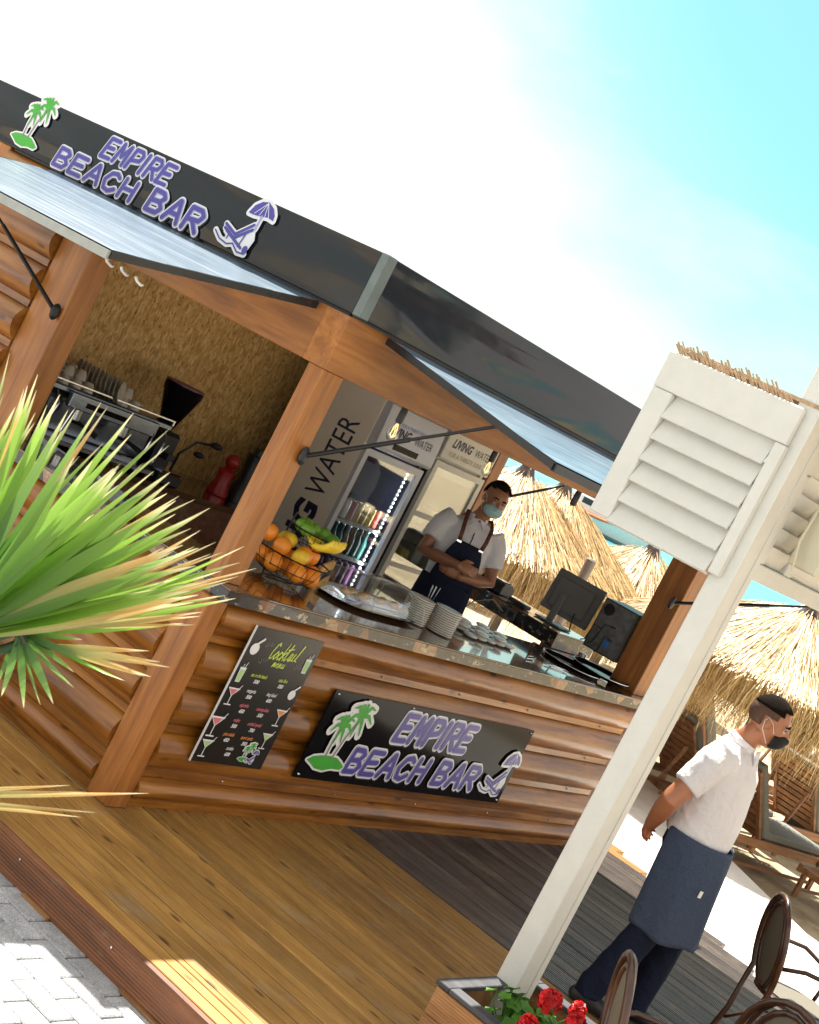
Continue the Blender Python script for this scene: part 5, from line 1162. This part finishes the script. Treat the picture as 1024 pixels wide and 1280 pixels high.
LG=[((8.2,0.97),-14,'nearest grey-cushioned wooden lounger right of the man in the white shirt'),((10.45,1.30),-14,'wooden lounger with slatted back just behind the nearest one'),((8.65,1.95),-20,'wooden lounger partly hidden by the white post and the shoulder of the man'),
((10.7,2.85),-16,'wooden lounger with raised slatted back between the white post and the head of the man'),((12.5,3.6),-16,'wooden lounger in the shade under the wide umbrella, further back'),((13.6,2.65),-14,'distant lounger with its slatted back behind the mask of the man'),
((12.35,1.75),-14,'wooden lounger near the right picture edge, second row'),((8.9,-0.25),-12,'wooden lounger at the right picture edge'),((16.9,9.35),-20,'far wooden lounger with slatted back seen beside the till monitor'),((15.3,8.9),-5,'far lounger under a pink towel seen through the bar')]
for i,(xy,a,lb) in enumerate(LG):
    if i==0: lg.location=(xy[0],xy[1],-0.35); lg.rotation_euler=(0,0,math.radians(a)); lg['label']=lb; lg['group']='wooden sun loungers on the sand'
    else:
        q=dup(lg,(xy[0],xy[1],-0.35-(0.12 if xy[0]>12 else 0)),math.radians(a),lb,'wooden sun loungers on the sand')
m=MB(); vs=[];fs=[]
for i in range(13):
    for j in range(6):
        x=0.2+i*0.13; z=0.46+ (0.62*(1-x/0.8) if x<0.8 else 0)+0.012*math.sin(i*2+j); y=-0.32+j*0.128; vs.append((x,y,z+ (-0.12 if j in(0,5) else 0)))
for i in range(12):
    for j in range(5): fs.append((i*6+j,(i+1)*6+j,(i+1)*6+j+1,i*6+j+1))
m.add(vs,fs); tw=m.build('beach_towel','towel_pink',None,smooth='all'); tw.location=(15.3,8.9,-0.44); tw.rotation_euler=(0,0,math.radians(-5)); tag(tw,'pink patterned towel spread on the far lounger seen through the bar','towel')
bg_=thing('beach_bag','dark blue beach bag with white stripe hung at the lounger by the right picture edge','bag',(11.6,1.15,-0.35)); m=MB(); m.box(-0.2,0.2,-0.12,0.12,0,0.38); m.build('body','cushion_dark',bg_,bevel=0.03); m=MB(); m.box(-0.203,0.203,-0.123,0.123,0.18,0.22); m.build('stripe','print_white',bg_); m=MB(); m.tube([(-0.1,0,0.37),(-0.06,0,0.52),(0.06,0,0.52),(0.1,0,0.37)],0.01,6); m.build('handle','cushion_dark',bg_)

# bright towel and bag on a far lounger seen through the bar
# boat on the water
bt=thing('motor_boat','white boat with orange trim moored off the beach, seen through the bar','boat',(76.5,42.8,-0.98),math.radians(-38))
m=MB(); vs=[];fs=[]; n=12
for i in range(n+1):
    s=i/n; x=-4.2+9.2*s; wd=1.25*(1-max(0,(s-0.45)/0.55)**2.2)+0.02; sh=0.80+0.5*s*s
    for (yy,zz) in ((-wd,sh),(-wd*0.85,0.25),(0,-0.3),(wd*0.85,0.25),(wd,sh)): vs.append((x,yy,zz))
for i in range(n):
    for j in range(4): fs.append((i*5+j,(i+1)*5+j,(i+1)*5+j+1,i*5+j+1))
    fs.append((i*5+4,(i+1)*5+4,(i+1)*5,i*5))
fs.append((0,1,2,3,4)); m.add(vs,fs); m.build('hull','boat_white',bt,smooth=True)
for s in(1,-1):
    m=MB(); m.tube([(-4.2,s*1.28,0.80),(0,s*1.28,0.93),(2.5,s*0.98,1.10),(4.9,s*0.10,1.32)],0.09,6); m.build('rub_rail','boat_orange',bt,smooth=True)
m=MB(); m.box(-1.6,1.0,-0.75,0.75,0.9,1.9); m.build('cabin','boat_white',bt,bevel=0.15); m=MB(); m.box(-1.3,0.7,-0.76,0.76,1.35,1.7); m.build('cabin_window','pc_dark',bt)
m=MB(); m.ball((4.7,0,1.35),0.35,0.3,0.3); m.build('bow_fender','boat_orange',bt,smooth='all')

# ================================================================== FAN PALM in front on the left
palm=thing('fan_palm','fan palm with bright green sunlit fronds and dried straw-coloured tips at the left edge','palm tree',(-3.95,-2.45,-0.15))
PB=Vector(palm.location)
IX=Vector((0.551,-0.701,0.453)); IY=Vector((-0.213,0.406,0.888)); IN=Vector((-0.807,-0.586,0.076))
crown=Vector((-3.95,-2.45,1.05))
m=MB(); m.tube([(0,0,0),(0.02,0.01,0.5),(0,0,1.0),(0.0,0,1.18)],[0.15,0.13,0.12,0.10],12); m.build('trunk','palm_trunk',palm,smooth=True)
def leaflet_mesh(seed,mat):
    r=random.Random(seed); m=MB(); n=9; dr=r.uniform(0.0,0.09); sw=r.uniform(-0.04,0.04); vs=[];fs=[];uv=[]
    for i in range(n+1):
        t=i/n; w_=0.013*(0.50+1.35*t if t<0.42 else 1.07*(1-((t-0.42)/0.58)**1.8))+0.0004
        z=-dr*t**2.6+0.01*math.sin(t*5+seed)*t; y=sw*t*t; fold=0.45*w_
        vs+=[(t,y-w_,z+fold),(t,y,z-fold*0.2),(t,y+w_,z+fold)]; uv+=[(t,0),(t,.5),(t,1)]
    for i in range(n):
        for j in range(2): fs.append((i*3+j,(i+1)*3+j,(i+1)*3+j+1,i*3+j+1))
    m.add(vs,fs); me=m.mesh('leaflet',mat,smooth='all',fix=False); ul=me.uv_layers.new(name='UVMap')
    for lp in me.loops: ul.data[lp.index].uv=uv[lp.vertex_index]
    return me
LM=[leaflet_mesh(k,'palm_leaf') for k in range(5)]; LDk=[leaflet_mesh(k+9,'palm_leaf_dark') for k in range(3)]; LDr=[leaflet_mesh(k+19,'palm_leaf_dry') for k in range(3)]
def frond(hub, a0, a1, n, length, tilt=0.0, seed=1, dry=0.12, dark=0.15, wscale=1.0, roll=0.0, fuse=0.0):
    r=random.Random(seed); hub=Vector(hub); 
    f=bpy.data.objects.new('frond_stem',None)
    m=MB(); am=math.radians((a0+a1)/2); ax=IX*math.cos(am)+IY*math.sin(am)
    c=crown-PB; h=hub-PB
    m.tube([c,c.lerp(h,0.5)+Vector((0,0,0.06)),h-ax*0.03,h+ax*0.02],[0.014,0.010,0.008,0.006],8,rb=[0.008,0.006,0.005,0.004])
    st=m.build('frond','palm_stem' if dark>0.8 else 'palm_leaf_dark',palm,smooth='all')
    nrm0=(IN+IY*tilt+IX*roll).normalized()
    for k in range(n):
        s=(k+0.5)/n; a=math.radians(a0+(a1-a0)*s+r.gauss(0,1.3)); d=IX*math.cos(a)+IY*math.sin(a)
        d=(d+IN*r.gauss(0.0,0.07)+nrm0*0.10*(1 if k%2 else -1)*0.6).normalized()
        zz=(nrm0-d*nrm0.dot(d)).normalized(); tw=r.gauss(0,0.45); yy=zz.cross(d); z2=(zz*math.cos(tw)+yy*math.sin(tw)).normalized(); y2=z2.cross(d)
        L_=length*(1-0.22*abs(s-0.5)*2)*r.uniform(0.86,1.06); ws=wscale*r.uniform(0.75,1.2)
        u_=r.random(); me=(r.choice(LDr) if u_<dry else (r.choice(LDk) if u_<dry+dark else r.choice(LM)))
        M_=Matrix(((d.x*L_,y2.x*ws,z2.x*L_*0.8,h.x),(d.y*L_,y2.y*ws,z2.y*L_*0.8,h.y),(d.z*L_,y2.z*ws,z2.z*L_*0.8,h.z),(0,0,0,1)))
        o=link_mesh('leaflet',me,st); o.matrix_local=M_
    return st

H1=Vector((-3.513,-2.635,1.591)); px=0.00131
frond(H1+IX*(-30*px)+IY*(0*px), 4, 88, 30, 0.50, tilt=0.10, seed=1, dry=0.08, dark=0.22, wscale=0.64)
frond(H1+IX*(-55*px)+IY*(15*px)-IN*0.06, 30, 118, 28, 0.47, tilt=-0.2, seed=2, dry=0.10, dark=0.18, wscale=0.60)
frond(H1+IX*(-10*px)+IY*(5*px)+IN*0.05, 6, 52, 22, 0.46, tilt=0.25, seed=3, dry=0.04, dark=0.12, wscale=0.85)
frond(H1+IX*(45*px)+IY*(5*px)-IN*0.10, 0, 30, 20, 0.40, tilt=0.1, seed=4, dry=0.45, dark=0.0, wscale=0.40)
frond(H1+IX*(-80*px)+IY*(70*px)-IN*0.12, 48, 128, 24, 0.42, tilt=0.0, seed=5, dry=0.15, dark=0.4, wscale=0.62)
frond(H1+IX*(70*px)+IY*(12*px)+IN*0.03, -125, 0, 9, 0.14, tilt=0.2, seed=6, dry=0.0, dark=1.0, wscale=0.42)
frond(H1+IX*(-15*px)+IY*(-60*px)+IN*0.10, -104, -70, 4, 0.26, tilt=0.2, seed=16, dry=0.0, dark=1.0, wscale=0.6)
frond(H1+IX*(100*px)+IY*(-5*px)+IN*0.02, -26, 0, 7, 0.20, tilt=0.5, seed=8, dry=0.9, dark=0.0, wscale=0.35)
frond(Vector((-3.538,-2.638,1.305)), -9, 4, 5, 0.41, tilt=0.0, seed=7, dry=0.85, dark=0.0, wscale=0.33)


# ================================================================== PEOPLE
def folds(me, amp, seed):
    nrm=[v.normal.copy() for v in me.vertices]
    for v,n_ in zip(me.vertices,nrm):
        c=v.co; q=noise.noise(V((c.x*5+seed,c.y*5,c.z*9+c.x*6))); r_=1-abs(q)*2.6; w_=noise.noise(V((c.x*3.1,c.y*3.1+seed,c.z*2.3)))
        v.co=c+n_*amp*(max(0,r_)**2*(0.4+w_)+0.5*w_)
def organic(name, mb, voxel, mats, parent, smooth_it=3, fold=0.0):
    me=mb.mesh('tmp_'+name,mats,fix=True); o=bpy.data.objects.new('tmp',me); COL.objects.link(o)
    rm=o.modifiers.new('r','REMESH'); rm.mode='VOXEL'; rm.voxel_size=voxel; rm.use_smooth_shade=True
    sm=o.modifiers.new('s','SMOOTH'); sm.iterations=smooth_it; sm.factor=0.5
    dg=bpy.context.evaluated_depsgraph_get(); dg.update(); ev=o.evaluated_get(dg); me2=bpy.data.meshes.new_from_object(ev); me2.name=name
    bpy.data.objects.remove(o); bpy.data.meshes.remove(me)
    if fold: folds(me2, fold, len(name))
    me2.polygons.foreach_set('use_smooth',[True]*len(me2.polygons))
    ob=bpy.data.objects.new(name,me2); COL.objects.link(ob); ob.parent=parent; return ob
V=Vector
def head_parts(m, c, fwd, up, s=1.0):
    """skull, jaw, nose, ears round the head centre c"""
    fwd=V(fwd).normalized(); up=V(up); up=(up-fwd*up.dot(fwd)).normalized(); lf=up.cross(fwd)
    M_=Matrix((fwd,lf,up)).transposed(); P=lambda x,y,z: V(c)+fwd*x*s+lf*y*s+up*z*s
    m.ball(P(-0.012,0,0.028),0.098*s,0.077*s,0.092*s,16,12,M=M_)
    m.ball(P(0.020,0,-0.015),0.074*s,0.066*s,0.088*s,16,12,M=M_)
    m.ball(P(0.036,0,-0.070),0.050*s,0.050*s,0.042*s,12,8,M=M_)
    m.ball(P(0.062,0,0.028),0.026*s,0.052*s,0.014*s,12,8,M=M_)          # brow
    m.tube([P(0.080,0,0.018),P(0.098,0,-0.010),P(0.112,0,-0.030),P(0.096,0,-0.040)],[0.009*s,0.011*s,0.014*s,0.010*s],8,ref=lf)
    m.ball(P(0.094,0.012,-0.036),0.009*s,n=8,m=6); m.ball(P(0.094,-0.012,-0.036),0.009*s,n=8,m=6)
    m.ball(P(0.086,0,-0.062),0.013*s,0.026*s,0.010*s,10,6,M=M_)
    for k in(1,-1):
        m.ball(P(-0.004,0.078*k,-0.004),0.020*s,0.008*s,0.033*s,10,8,M=M_); m.ball(P(0.058,0.036*k,-0.020),0.024*s,0.022*s,0.020*s,10,8,M=M_)
    return P,M_,fwd,lf,up
def face_bits(P,M_,t,s,skin):
    for k in(1,-1):
        m=MB(); m.ball(P(0.0765,0.031*k,0.006),0.0115*s,n=12,m=8); e=m.build('eye','eye_white',t,smooth='all')
        m=MB(); m.ball(P(0.0842,0.031*k,0.006),0.0055*s,n=10,m=6); m.build('iris','eye_dark',e,smooth='all')
        m=MB(); m.tube([P(0.090,0.016*k,0.027),P(0.089,0.034*k,0.033),P(0.078,0.050*k,0.027)],[0.0045*s,0.005*s,0.003*s],6); m.build('eyebrow','hair_dark',t,smooth='all')
        m=MB(); m.tube([P(0.085,0.018*k,0.0105),P(0.0895,0.031*k,0.0125),P(0.081,0.046*k,0.009)],[0.0045*s,0.006*s,0.0045*s],8); m.build('eyelid',skin,t,smooth='all')
def hair_mesh(P,M_,fwd,lf,up,t,s,cut,mat='hair_dark',grow=1.07,nm='hair',front=0.07,vox=0.005,low=-0.02):
    m=MB(); n=24; mm=14; vs=[];fs=[]
    c0=P(-0.014,0,0.030)
    bm=bmesh.new(); bmesh.ops.create_uvsphere(bm,u_segments=28,v_segments=20,radius=1.0)
    kill=[]
    for v in bm.verts:
        x,y,z=v.co; q=noise.noise(V((x*5,y*5,z*5)))*0.012
        v.co=V((x*0.099*grow*s*(1+q),y*0.0785*grow*s*(1+q),z*0.094*grow*s*(1+q)))
        xx,zz=v.co.x/s,v.co.z/s
        if not cut(xx,zz,v.co.y/s): kill.append(v)
    bmesh.ops.delete(bm,geom=kill,context='VERTS')
    for v in bm.verts: v.co=c0+M_@v.co
    ext=bmesh.ops.solidify(bm,geom=bm.faces[:],thickness=-0.006*s)
    me=bpy.data.meshes.new(nm); bm.to_mesh(me); bm.free(); me.materials.append(MATS[mat]); me.polygons.foreach_set('use_smooth',[True]*len(me.polygons))
    return link_mesh(nm,me,t)
def mask(P,M_,t,s,mat,pleats=False):
    bm=bmesh.new(); bmesh.ops.create_uvsphere(bm,u_segments=36,v_segments=24,radius=1.0); kill=[]
    for v in bm.verts:
        x,y,z=v.co
        if x<0.10 or abs(z)>0.93: kill.append(v); continue
        pl=0.003*math.sin(z*16) if pleats else 0
        nose=0.020*math.exp(-(y/0.22)**2)*smoothstep((z+0.3)/1.2)
        v.co=V(((0.030+0.082*x**0.75+nose+pl)*s,(y*0.066)*s,(-0.056+z*0.046+0.020*x*0.5)*s))
    bmesh.ops.delete(bm,geom=kill,context='VERTS')
    c=P(0,0,0)
    for v in bm.verts: v.co=c+M_@v.co
    bmesh.ops.solidify(bm,geom=bm.faces[:],thickness=0.002)
    me=bpy.data.meshes.new('mask'); bm.to_mesh(me); bm.free(); me.materials.append(MATS[mat]); me.polygons.foreach_set('use_smooth',[True]*len(me.polygons))
    mk=link_mesh('face_mask',me,t)
    for k in(1,-1):
        m=MB(); m.tube([P(0.045,0.064*k,-0.028),P(0.018,0.076*k,0.012),P(-0.012,0.086*k,0.028),P(-0.022,0.088*k,0.005),P(-0.010,0.084*k,-0.036)],0.0016*s,5); m.build('ear_loop','ear_loop',mk)
        m=MB(); m.tube([P(0.040,0.064*k,-0.085),P(0.01,0.075*k,-0.055),P(-0.010,0.084*k,-0.036)],0.0016*s,5); m.build('ear_loop','ear_loop',mk)
    return mk
def hand(m, wrist, dirv, palm_n, curl=0.5, s=1.0, side=1):
    """palm and five separate fingers; dirv along the hand, palm_n out of the palm"""
    d=V(dirv).normalized(); pn=V(palm_n); pn=(pn-d*pn.dot(d)).normalized(); sd=d.cross(pn)*side; w=V(wrist)
    m.tube([w,w+d*0.03*s,w+d*0.06*s,w+d*0.088*s],[0.026*s,0.034*s,0.040*s,0.038*s],10,ref=sd,rb=[0.019*s,0.016*s,0.015*s,0.012*s],dome=True)
    for k,(off,ln,rr) in enumerate(((0.030,0.070,0.0085),(0.010,0.080,0.009),(-0.010,0.074,0.0085),(-0.029,0.058,0.0075))):
        p=w+d*0.082*s+sd*off*s; a=0.0; pts=[p-d*0.02*s]; dd=d.copy()
        for q in range(3):
            a=curl*(0.5+q*0.55); dd=(d*math.cos(a)+pn*math.sin(a)+sd*off*1.2).normalized(); p=p+dd*ln*s*(0.42,0.32,0.26)[q]; pts.append(p.copy())
        m.tube(pts,[rr*s*1.1,rr*s,rr*s*0.95,rr*s*0.8],8,dome=True)
    p=w+d*0.022*s+sd*0.026*s; pts=[p,p+(d*0.6+sd*0.7+pn*0.2)*0.032*s,p+(d*0.6+sd*0.7+pn*0.2)*0.032*s+(d*0.9+sd*0.2+pn*curl*0.5).normalized()*0.030*s]
    pts.append(pts[-1]+(d+pn*curl).normalized()*0.024*s); m.tube(pts,[0.014*s,0.011*s,0.0105*s,0.0085*s],8,dome=True)
def shell(name, rings, mat, t, th=0.004, sub=True):
    """open cloth sheet from rows of points"""
    m=MB(); nr=len(rings); nc=len(rings[0]); vs=[p for r_ in rings for p in r_]; fs=[(i*nc+j,i*nc+j+1,(i+1)*nc+j+1,(i+1)*nc+j) for i in range(nr-1) for j in range(nc-1)]
    m.add(vs,fs); me=m.mesh(name,mat,smooth='all',fix=False); o=link_mesh(name,me,t); md=o.modifiers.new('sub','SUBSURF'); md.levels=1; md.render_levels=2; so_=o.modifiers.new('sol','SOLIDIFY'); so_.thickness=th; so_.offset=0; return o

# --- waiter standing at the right, hands clasped behind his back
wt=thing('person','man in white polo, black mask and grey-blue apron, hands clasped behind his back','person',(1.985,-1.745,0.0),math.radians(-69))
sk=MB(); Hc=V((0.015,0.0,1.615))
P,M_,fw,lf,up=head_parts(sk,Hc,(1,-0.05,-0.10),(0.12,0,1))
sk.tube([V((-0.075,0,1.42)),V((-0.045,0,1.49)),V((-0.012,0,1.56))],[0.072,0.060,0.057],14,ref=(0,1,0))
sk.tube([(-0.04,0,0.90),(-0.045,0,1.0),(-0.045,0,1.15),(-0.055,0,1.28),(-0.07,0,1.37)],[0.13,0.14,0.14,0.14,0.10],16,ref=(0,1,0),rb=[0.10,0.11,0.105,0.10,0.05],dome=True)
RS,RE,RW=V((-0.105,-0.195,1.385)),V((-0.215,-0.275,1.105)),V((-0.250,-0.065,0.925))
LS,LE,LW=V((-0.085,0.195,1.385)),V((-0.195,0.275,1.105)),V((-0.255,0.080,0.915))
for a,b,c in((RS,RE,RW),(LS,LE,LW)):
    sk.tube([a,a.lerp(b,0.5),b,b.lerp(c,0.35),c],[0.058,0.056,0.050,0.051,0.033],12,dome=True)
hand(sk,RW,(-0.15,0.85,-0.35),(0.85,0.1,-0.1),0.8,1.02,1)
hand(sk,LW,(-0.15,-0.85,-0.30),(0.85,-0.1,-0.1),0.9,1.02,-1)
for hp,kn,an,to in((V((0.0,-0.095,0.88)),V((-0.035,-0.115,0.48)),V((-0.135,-0.115,0.09)),V((-0.02,-0.13,0.035))),(V((0.0,0.095,0.88)),V((0.085,0.11,0.48)),V((0.075,0.115,0.09)),V((0.19,0.13,0.035)))):
    sk.tube([hp,hp.lerp(kn,0.5),kn,kn.lerp(an,0.35),an,an-V((0,0,0.05))],[0.070,0.060,0.042,0.042,0.034,0.034],12,dome=True); sk.tube([an-V((0.03,0,0.05)),to],[0.035,0.03],10,dome=True)
body=organic('body',sk,0.0062,'skin_standing',wt,3)
face_bits(P,M_,wt,1.0,'skin_standing')
hair_mesh(P,M_,fw,lf,up,wt,1.0,lambda x,z,y:(z>0.026 and x<0.090) and not(x>0.066 and z<0.046) ,grow=1.03)
hair_mesh(P,M_,fw,lf,up,wt,1.0,lambda x,z,y:((x<-0.014 and z>-0.058 and z<0.05) or (z>-0.014 and z<0.05 and x<0.052)),mat='hair_fade',grow=1.012,nm='hair_sides')
mask(P,M_,wt,1.04,'mask_black')
sh=MB()
sh.tube([(-0.035,0,0.952),(-0.035,0,1.00),(-0.035,0,1.08),(-0.045,0,1.20),(-0.055,0,1.31),(-0.070,0,1.395),(-0.062,0,1.455)],[0.190,0.200,0.200,0.205,0.212,0.185,0.085],20,ref=(0,1,0),rb=[0.155,0.168,0.166,0.160,0.150,0.115,0.075])
for a,b in((RS,RE),(LS,LE)):
    sh.tube([a+V((0.02,-a.y*0.25,0.02)),a.lerp(b,0.18),a.lerp(b,0.70)],[0.085,0.082,0.076],14,dome=False)
shirt=organic('polo_shirt',sh,0.008,'white_cotton',wt,5,0.011)
m=MB()
for k in range(20): pass
cr_=[]
for k in range(19):
    a=math.radians(25+310*k/18); cr_.append(V((-0.052+0.070*math.cos(a)*1.0,0.070*math.sin(a),1.470+0.02*math.cos(a)*-1.0)))
m.tube(cr_,0.010,8,ref=(0,0,1),rb=0.005); m.build('collar','white_cotton',wt,smooth='all')
m=MB(); m.tube(cr_,0.022,8,ref=(0,0,1),rb=0.004)
for q in (-1,1): m.obox((0.040,0.034*q,1.437),(0.25,0.5*q,-1),(0.9,0.3*q,0.3),(0.3,-0.9*q,0.2),0.07,0.006,0.04)
m.build('collar','white_cotton',wt)
for z,x in ((1.395,0.056),(1.345,0.088),(1.295,0.102)): m=MB(); m.ball((x,0.006,z),0.006,n=8,m=5); m.build('button','porcelain',wt)
m=MB(); m.tube([(0.047,0.012,1.42),(0.085,0.012,1.35),(0.101,0.012,1.29),(0.108,0.012,1.25)],0.0035,6,ref=(0,1,0)); m.build('placket_edge','white_cotton',wt,smooth='all')
# trousers
tr=MB()
tr.tube([(-0.035,0,0.99),(-0.03,0,0.90),(-0.02,0,0.84)],[0.178,0.186,0.17],18,ref=(0,1,0),rb=[0.145,0.15,0.13],dome=True)
for hp,kn,an in((V((-0.01,-0.09,0.86)),V((-0.035,-0.112,0.48)),V((-0.135,-0.115,0.085))),(V((-0.01,0.09,0.86)),V((0.085,0.11,0.48)),V((0.075,0.115,0.085)))):
    tr.tube([hp,hp.lerp(kn,0.45),kn,kn.lerp(an,0.5),an+V((0,0,0.02)),an-V((0,0,0.015))],[0.102,0.096,0.078,0.074,0.070,0.072],14)
organic('trousers',tr,0.008,'denim_navy',wt,4,0.010)
for s_,(ax_,ay_) in ((-1,(-0.135,-0.115)),(1,(0.075,0.115))):
    m=MB(); m.tube([(ax_-0.05,ay_,0.045),(ax_+0.03,ay_+0.005*s_,0.05),(ax_+0.11,ay_+0.012*s_,0.038),(ax_+0.17,ay_+0.016*s_,0.030)],[0.040,0.046,0.046,0.036],12,ref=(0,1,0),rb=[0.043,0.048,0.036,0.026],dome=True)
    so_=organic('shoe',m,0.007,'shoe_dark',wt,2)
# apron wraps the front and sides, its free edge hanging behind
rings=[]; zz=[0.985,0.93,0.84,0.74,0.65,0.57,0.49]
for i,z in enumerate(zz):
    f_=i/(len(zz)-1); row_=[]
    for k in range(27):
        a=math.radians(-140+285*k/26); rx=0.184+0.010*f_+0.008*math.sin(k*1.9)*f_; ry=0.212-0.004*f_+0.010*math.sin(k*1.3+1)*f_
        cx=-0.030+0.045*f_
        if abs(a)>1.9: rx*=1-0.04*(1-f_)
        row_.append(V((cx+rx*math.cos(a),ry*math.sin(a),z+0.010*math.sin(k*0.9)*f_+0.028*(k/26-0.5)*f_)))
    rings.append(row_)
ap=shell('apron',rings,'apron_denim',wt,0.004)
m=MB(); m.obox((0.105,-0.2105,0.775),(1,0.55,0),(0,0,1),(0.55,-1,0),0.016,0.034,0.003); m.build('label_patch','print_white',wt)
m=MB(); m.tube([RW.lerp(RE,0.10)+V((0.030*math.cos(a),0,0.030*math.sin(a))) for a in [2*PI*k/12 for k in range(13)]],0.004,6,cap=False); m.build('wrist_band','leather',wt)

# --- barman behind the counter with folded arms
bmn=thing('person','barman in pale blue mask and navy bib apron, arms folded behind the counter','person',(3.38,1.17,FL),math.radians(-134))
sk=MB(); Hc=V((0.045,0.03,1.655))
P,M_,fw,lf,up=head_parts(sk,Hc,(1,0.16,-0.12),(0.1,0.05,1))
sk.tube([V((-0.045,0,1.46)),V((-0.015,0.01,1.53)),V((0.018,0.02,1.60))],[0.068,0.055,0.053],14,ref=(0,1,0))
sk.tube([(0,0,0.88),(0,0,1.02),(-0.01,0,1.18),(-0.03,0,1.34),(-0.045,0,1.46)],[0.14,0.13,0.135,0.15,0.12],16,ref=(0,1,0),rb=[0.11,0.10,0.10,0.10,0.065],dome=True)
RS,RE,RW=V((-0.045,-0.185,1.415)),V((0.055,-0.255,1.165)),V((0.225,-0.035,1.190))
LS,LE,LW=V((-0.045,0.185,1.415)),V((0.055,0.245,1.155)),V((0.170,0.02,1.120))
for a,b,c in((RS,RE,RW),(LS,LE,LW)): sk.tube([a,a.lerp(b,0.5),b,b.lerp(c,0.35),c],[0.052,0.048,0.042,0.044,0.028],12,dome=True)
hand(sk,RW,(0.02,0.95,0.0),(-0.9,0.25,-0.2),0.45,1.0,1)
hand(sk,LW,(0.0,-1,0.10),(-0.8,-0.4,0.1),0.6,1.0,-1)
for s_ in(1,-1): sk.tube([(0,0.09*s_,0.86),(0.01,0.10*s_,0.48),(0,0.11*s_,0.09),(0.0,0.11*s_,0.04)],[0.08,0.052,0.036,0.036],12,dome=True); sk.tube([(-0.02,0.11*s_,0.035),(0.13,0.12*s_,0.03)],0.032,10,dome=True)
organic('body',sk,0.0062,'skin_bar',bmn,3)
face_bits(P,M_,bmn,1.0,'skin_bar')
hair_mesh(P,M_,fw,lf,up,bmn,1.0,lambda x,z,y:(z>0.038 or (z>-0.03 and x<-0.02)) and not(x>0.070 and z<0.060),grow=1.09)
mask(P,M_,bmn,1.05,'mask_blue',True)
sh=MB()
sh.tube([(0,0,0.93),(0,0,1.02),(-0.008,0,1.12),(-0.02,0,1.24),(-0.03,0,1.34),(-0.043,0,1.43),(-0.035,0,1.492)],[0.165,0.165,0.170,0.182,0.190,0.170,0.080],20,ref=(0,1,0),rb=[0.135,0.132,0.13,0.132,0.13,0.105,0.070])
for a,b in((RS,RE),(LS,LE)): sh.tube([a+V((0.0,-a.y*0.25,0.02)),a.lerp(b,0.2),a.lerp(b,0.66)],[0.080,0.076,0.070],14)
organic('shirt',sh,0.008,'white_cotton_bar',bmn,5,0.010)
m=MB()
for q in (-1,1): m.obox((0.055,0.045*q,1.468),(0.4,0.8*q,-1),(0.9,0.3*q,0.3),(0.3,-0.9*q,0.2),0.085,0.006,0.045)
cr2=[V((-0.020+0.062*math.cos(math.radians(40+280*k/14)),0.064*math.sin(math.radians(40+280*k/14)),1.500)) for k in range(15)]
m.tube(cr2,0.020,8,ref=(0,0,1),rb=0.004); m.build('collar','white_cotton_bar',bmn)
m=MB(); m.tube([(0.055,0.0,1.43),(0.098,0.0,1.37),(0.108,0.0,1.30)],0.004,6,ref=(0,1,0)); m.build('placket_edge','print_navy',bmn,smooth='all')
tr=MB(); tr.tube([(0,0,0.98),(0,0,0.86)],[0.15,0.16],18,ref=(0,1,0),rb=[0.12,0.125],dome=True)
for s_ in(1,-1): tr.tube([(0,0.085*s_,0.86),(0.01,0.10*s_,0.48),(0,0.11*s_,0.06)],[0.09,0.072,0.062],14)
organic('trousers',tr,0.009,'denim_navy',bmn,3)
for s_ in(1,-1): m=MB(); m.tube([(-0.04,0.11*s_,0.04),(0.06,0.115*s_,0.045),(0.15,0.12*s_,0.03)],[0.042,0.046,0.034],12,ref=(0,1,0),dome=True); organic('shoe',m,0.008,'shoe_dark',bmn,2)
rings=[]
for i,z in enumerate((1.335,1.27,1.20,1.12,1.04)):
    hw=(0.085,0.115,0.13,0.145,0.155)[i]; fr=(0.128,0.141,0.146,0.148,0.148)[i]
    rings.append([V((fr-0.35*(abs(k/8-1)*hw/0.19)**2*0.19,(k/8-1)*hw,z)) for k in range(17)])
shell('apron_bib',rings,'apron_navy',bmn,0.004)
rings=[]
for i,z in enumerate((1.05,0.97,0.86,0.72,0.58,0.48)):
    f_=i/5; rings.append([V(((0.150+0.03*f_)*math.cos(math.radians(-130+260*k/24))*1.05,(0.178+0.03*f_+0.005*math.sin(k*1.7))*math.sin(math.radians(-130+260*k/24)),z)) for k in range(25)])
shell('apron_skirt',rings,'apron_navy',bmn,0.004)
for q in(-1,1):
    m=MB(); pts=[V((0.132,0.080*q,1.325)),V((0.128,0.088*q,1.39)),V((0.080,0.095*q,1.475)),V((0.0,0.085*q,1.525)),V((-0.08,0.07*q,1.48))]
    m.tube(pts,0.014,8,ref=(0,1,0),rb=0.003); s2=m.build('apron_strap','leather',bmn,smooth='all'); m=MB(); m.obox((0.136,0.080*q,1.325),(0,1,0),(0,0,1),(1,0,0),0.032,0.012,0.006); m.build('buckle','chrome',s2)
m=MB(); m.tube([(-0.06,0.17,1.02),(-0.10,0.20,0.98),(-0.12,0.21,0.90),(-0.10,0.20,0.95)],0.005,6); m.build('apron_tie','apron_navy',bmn,smooth='all')
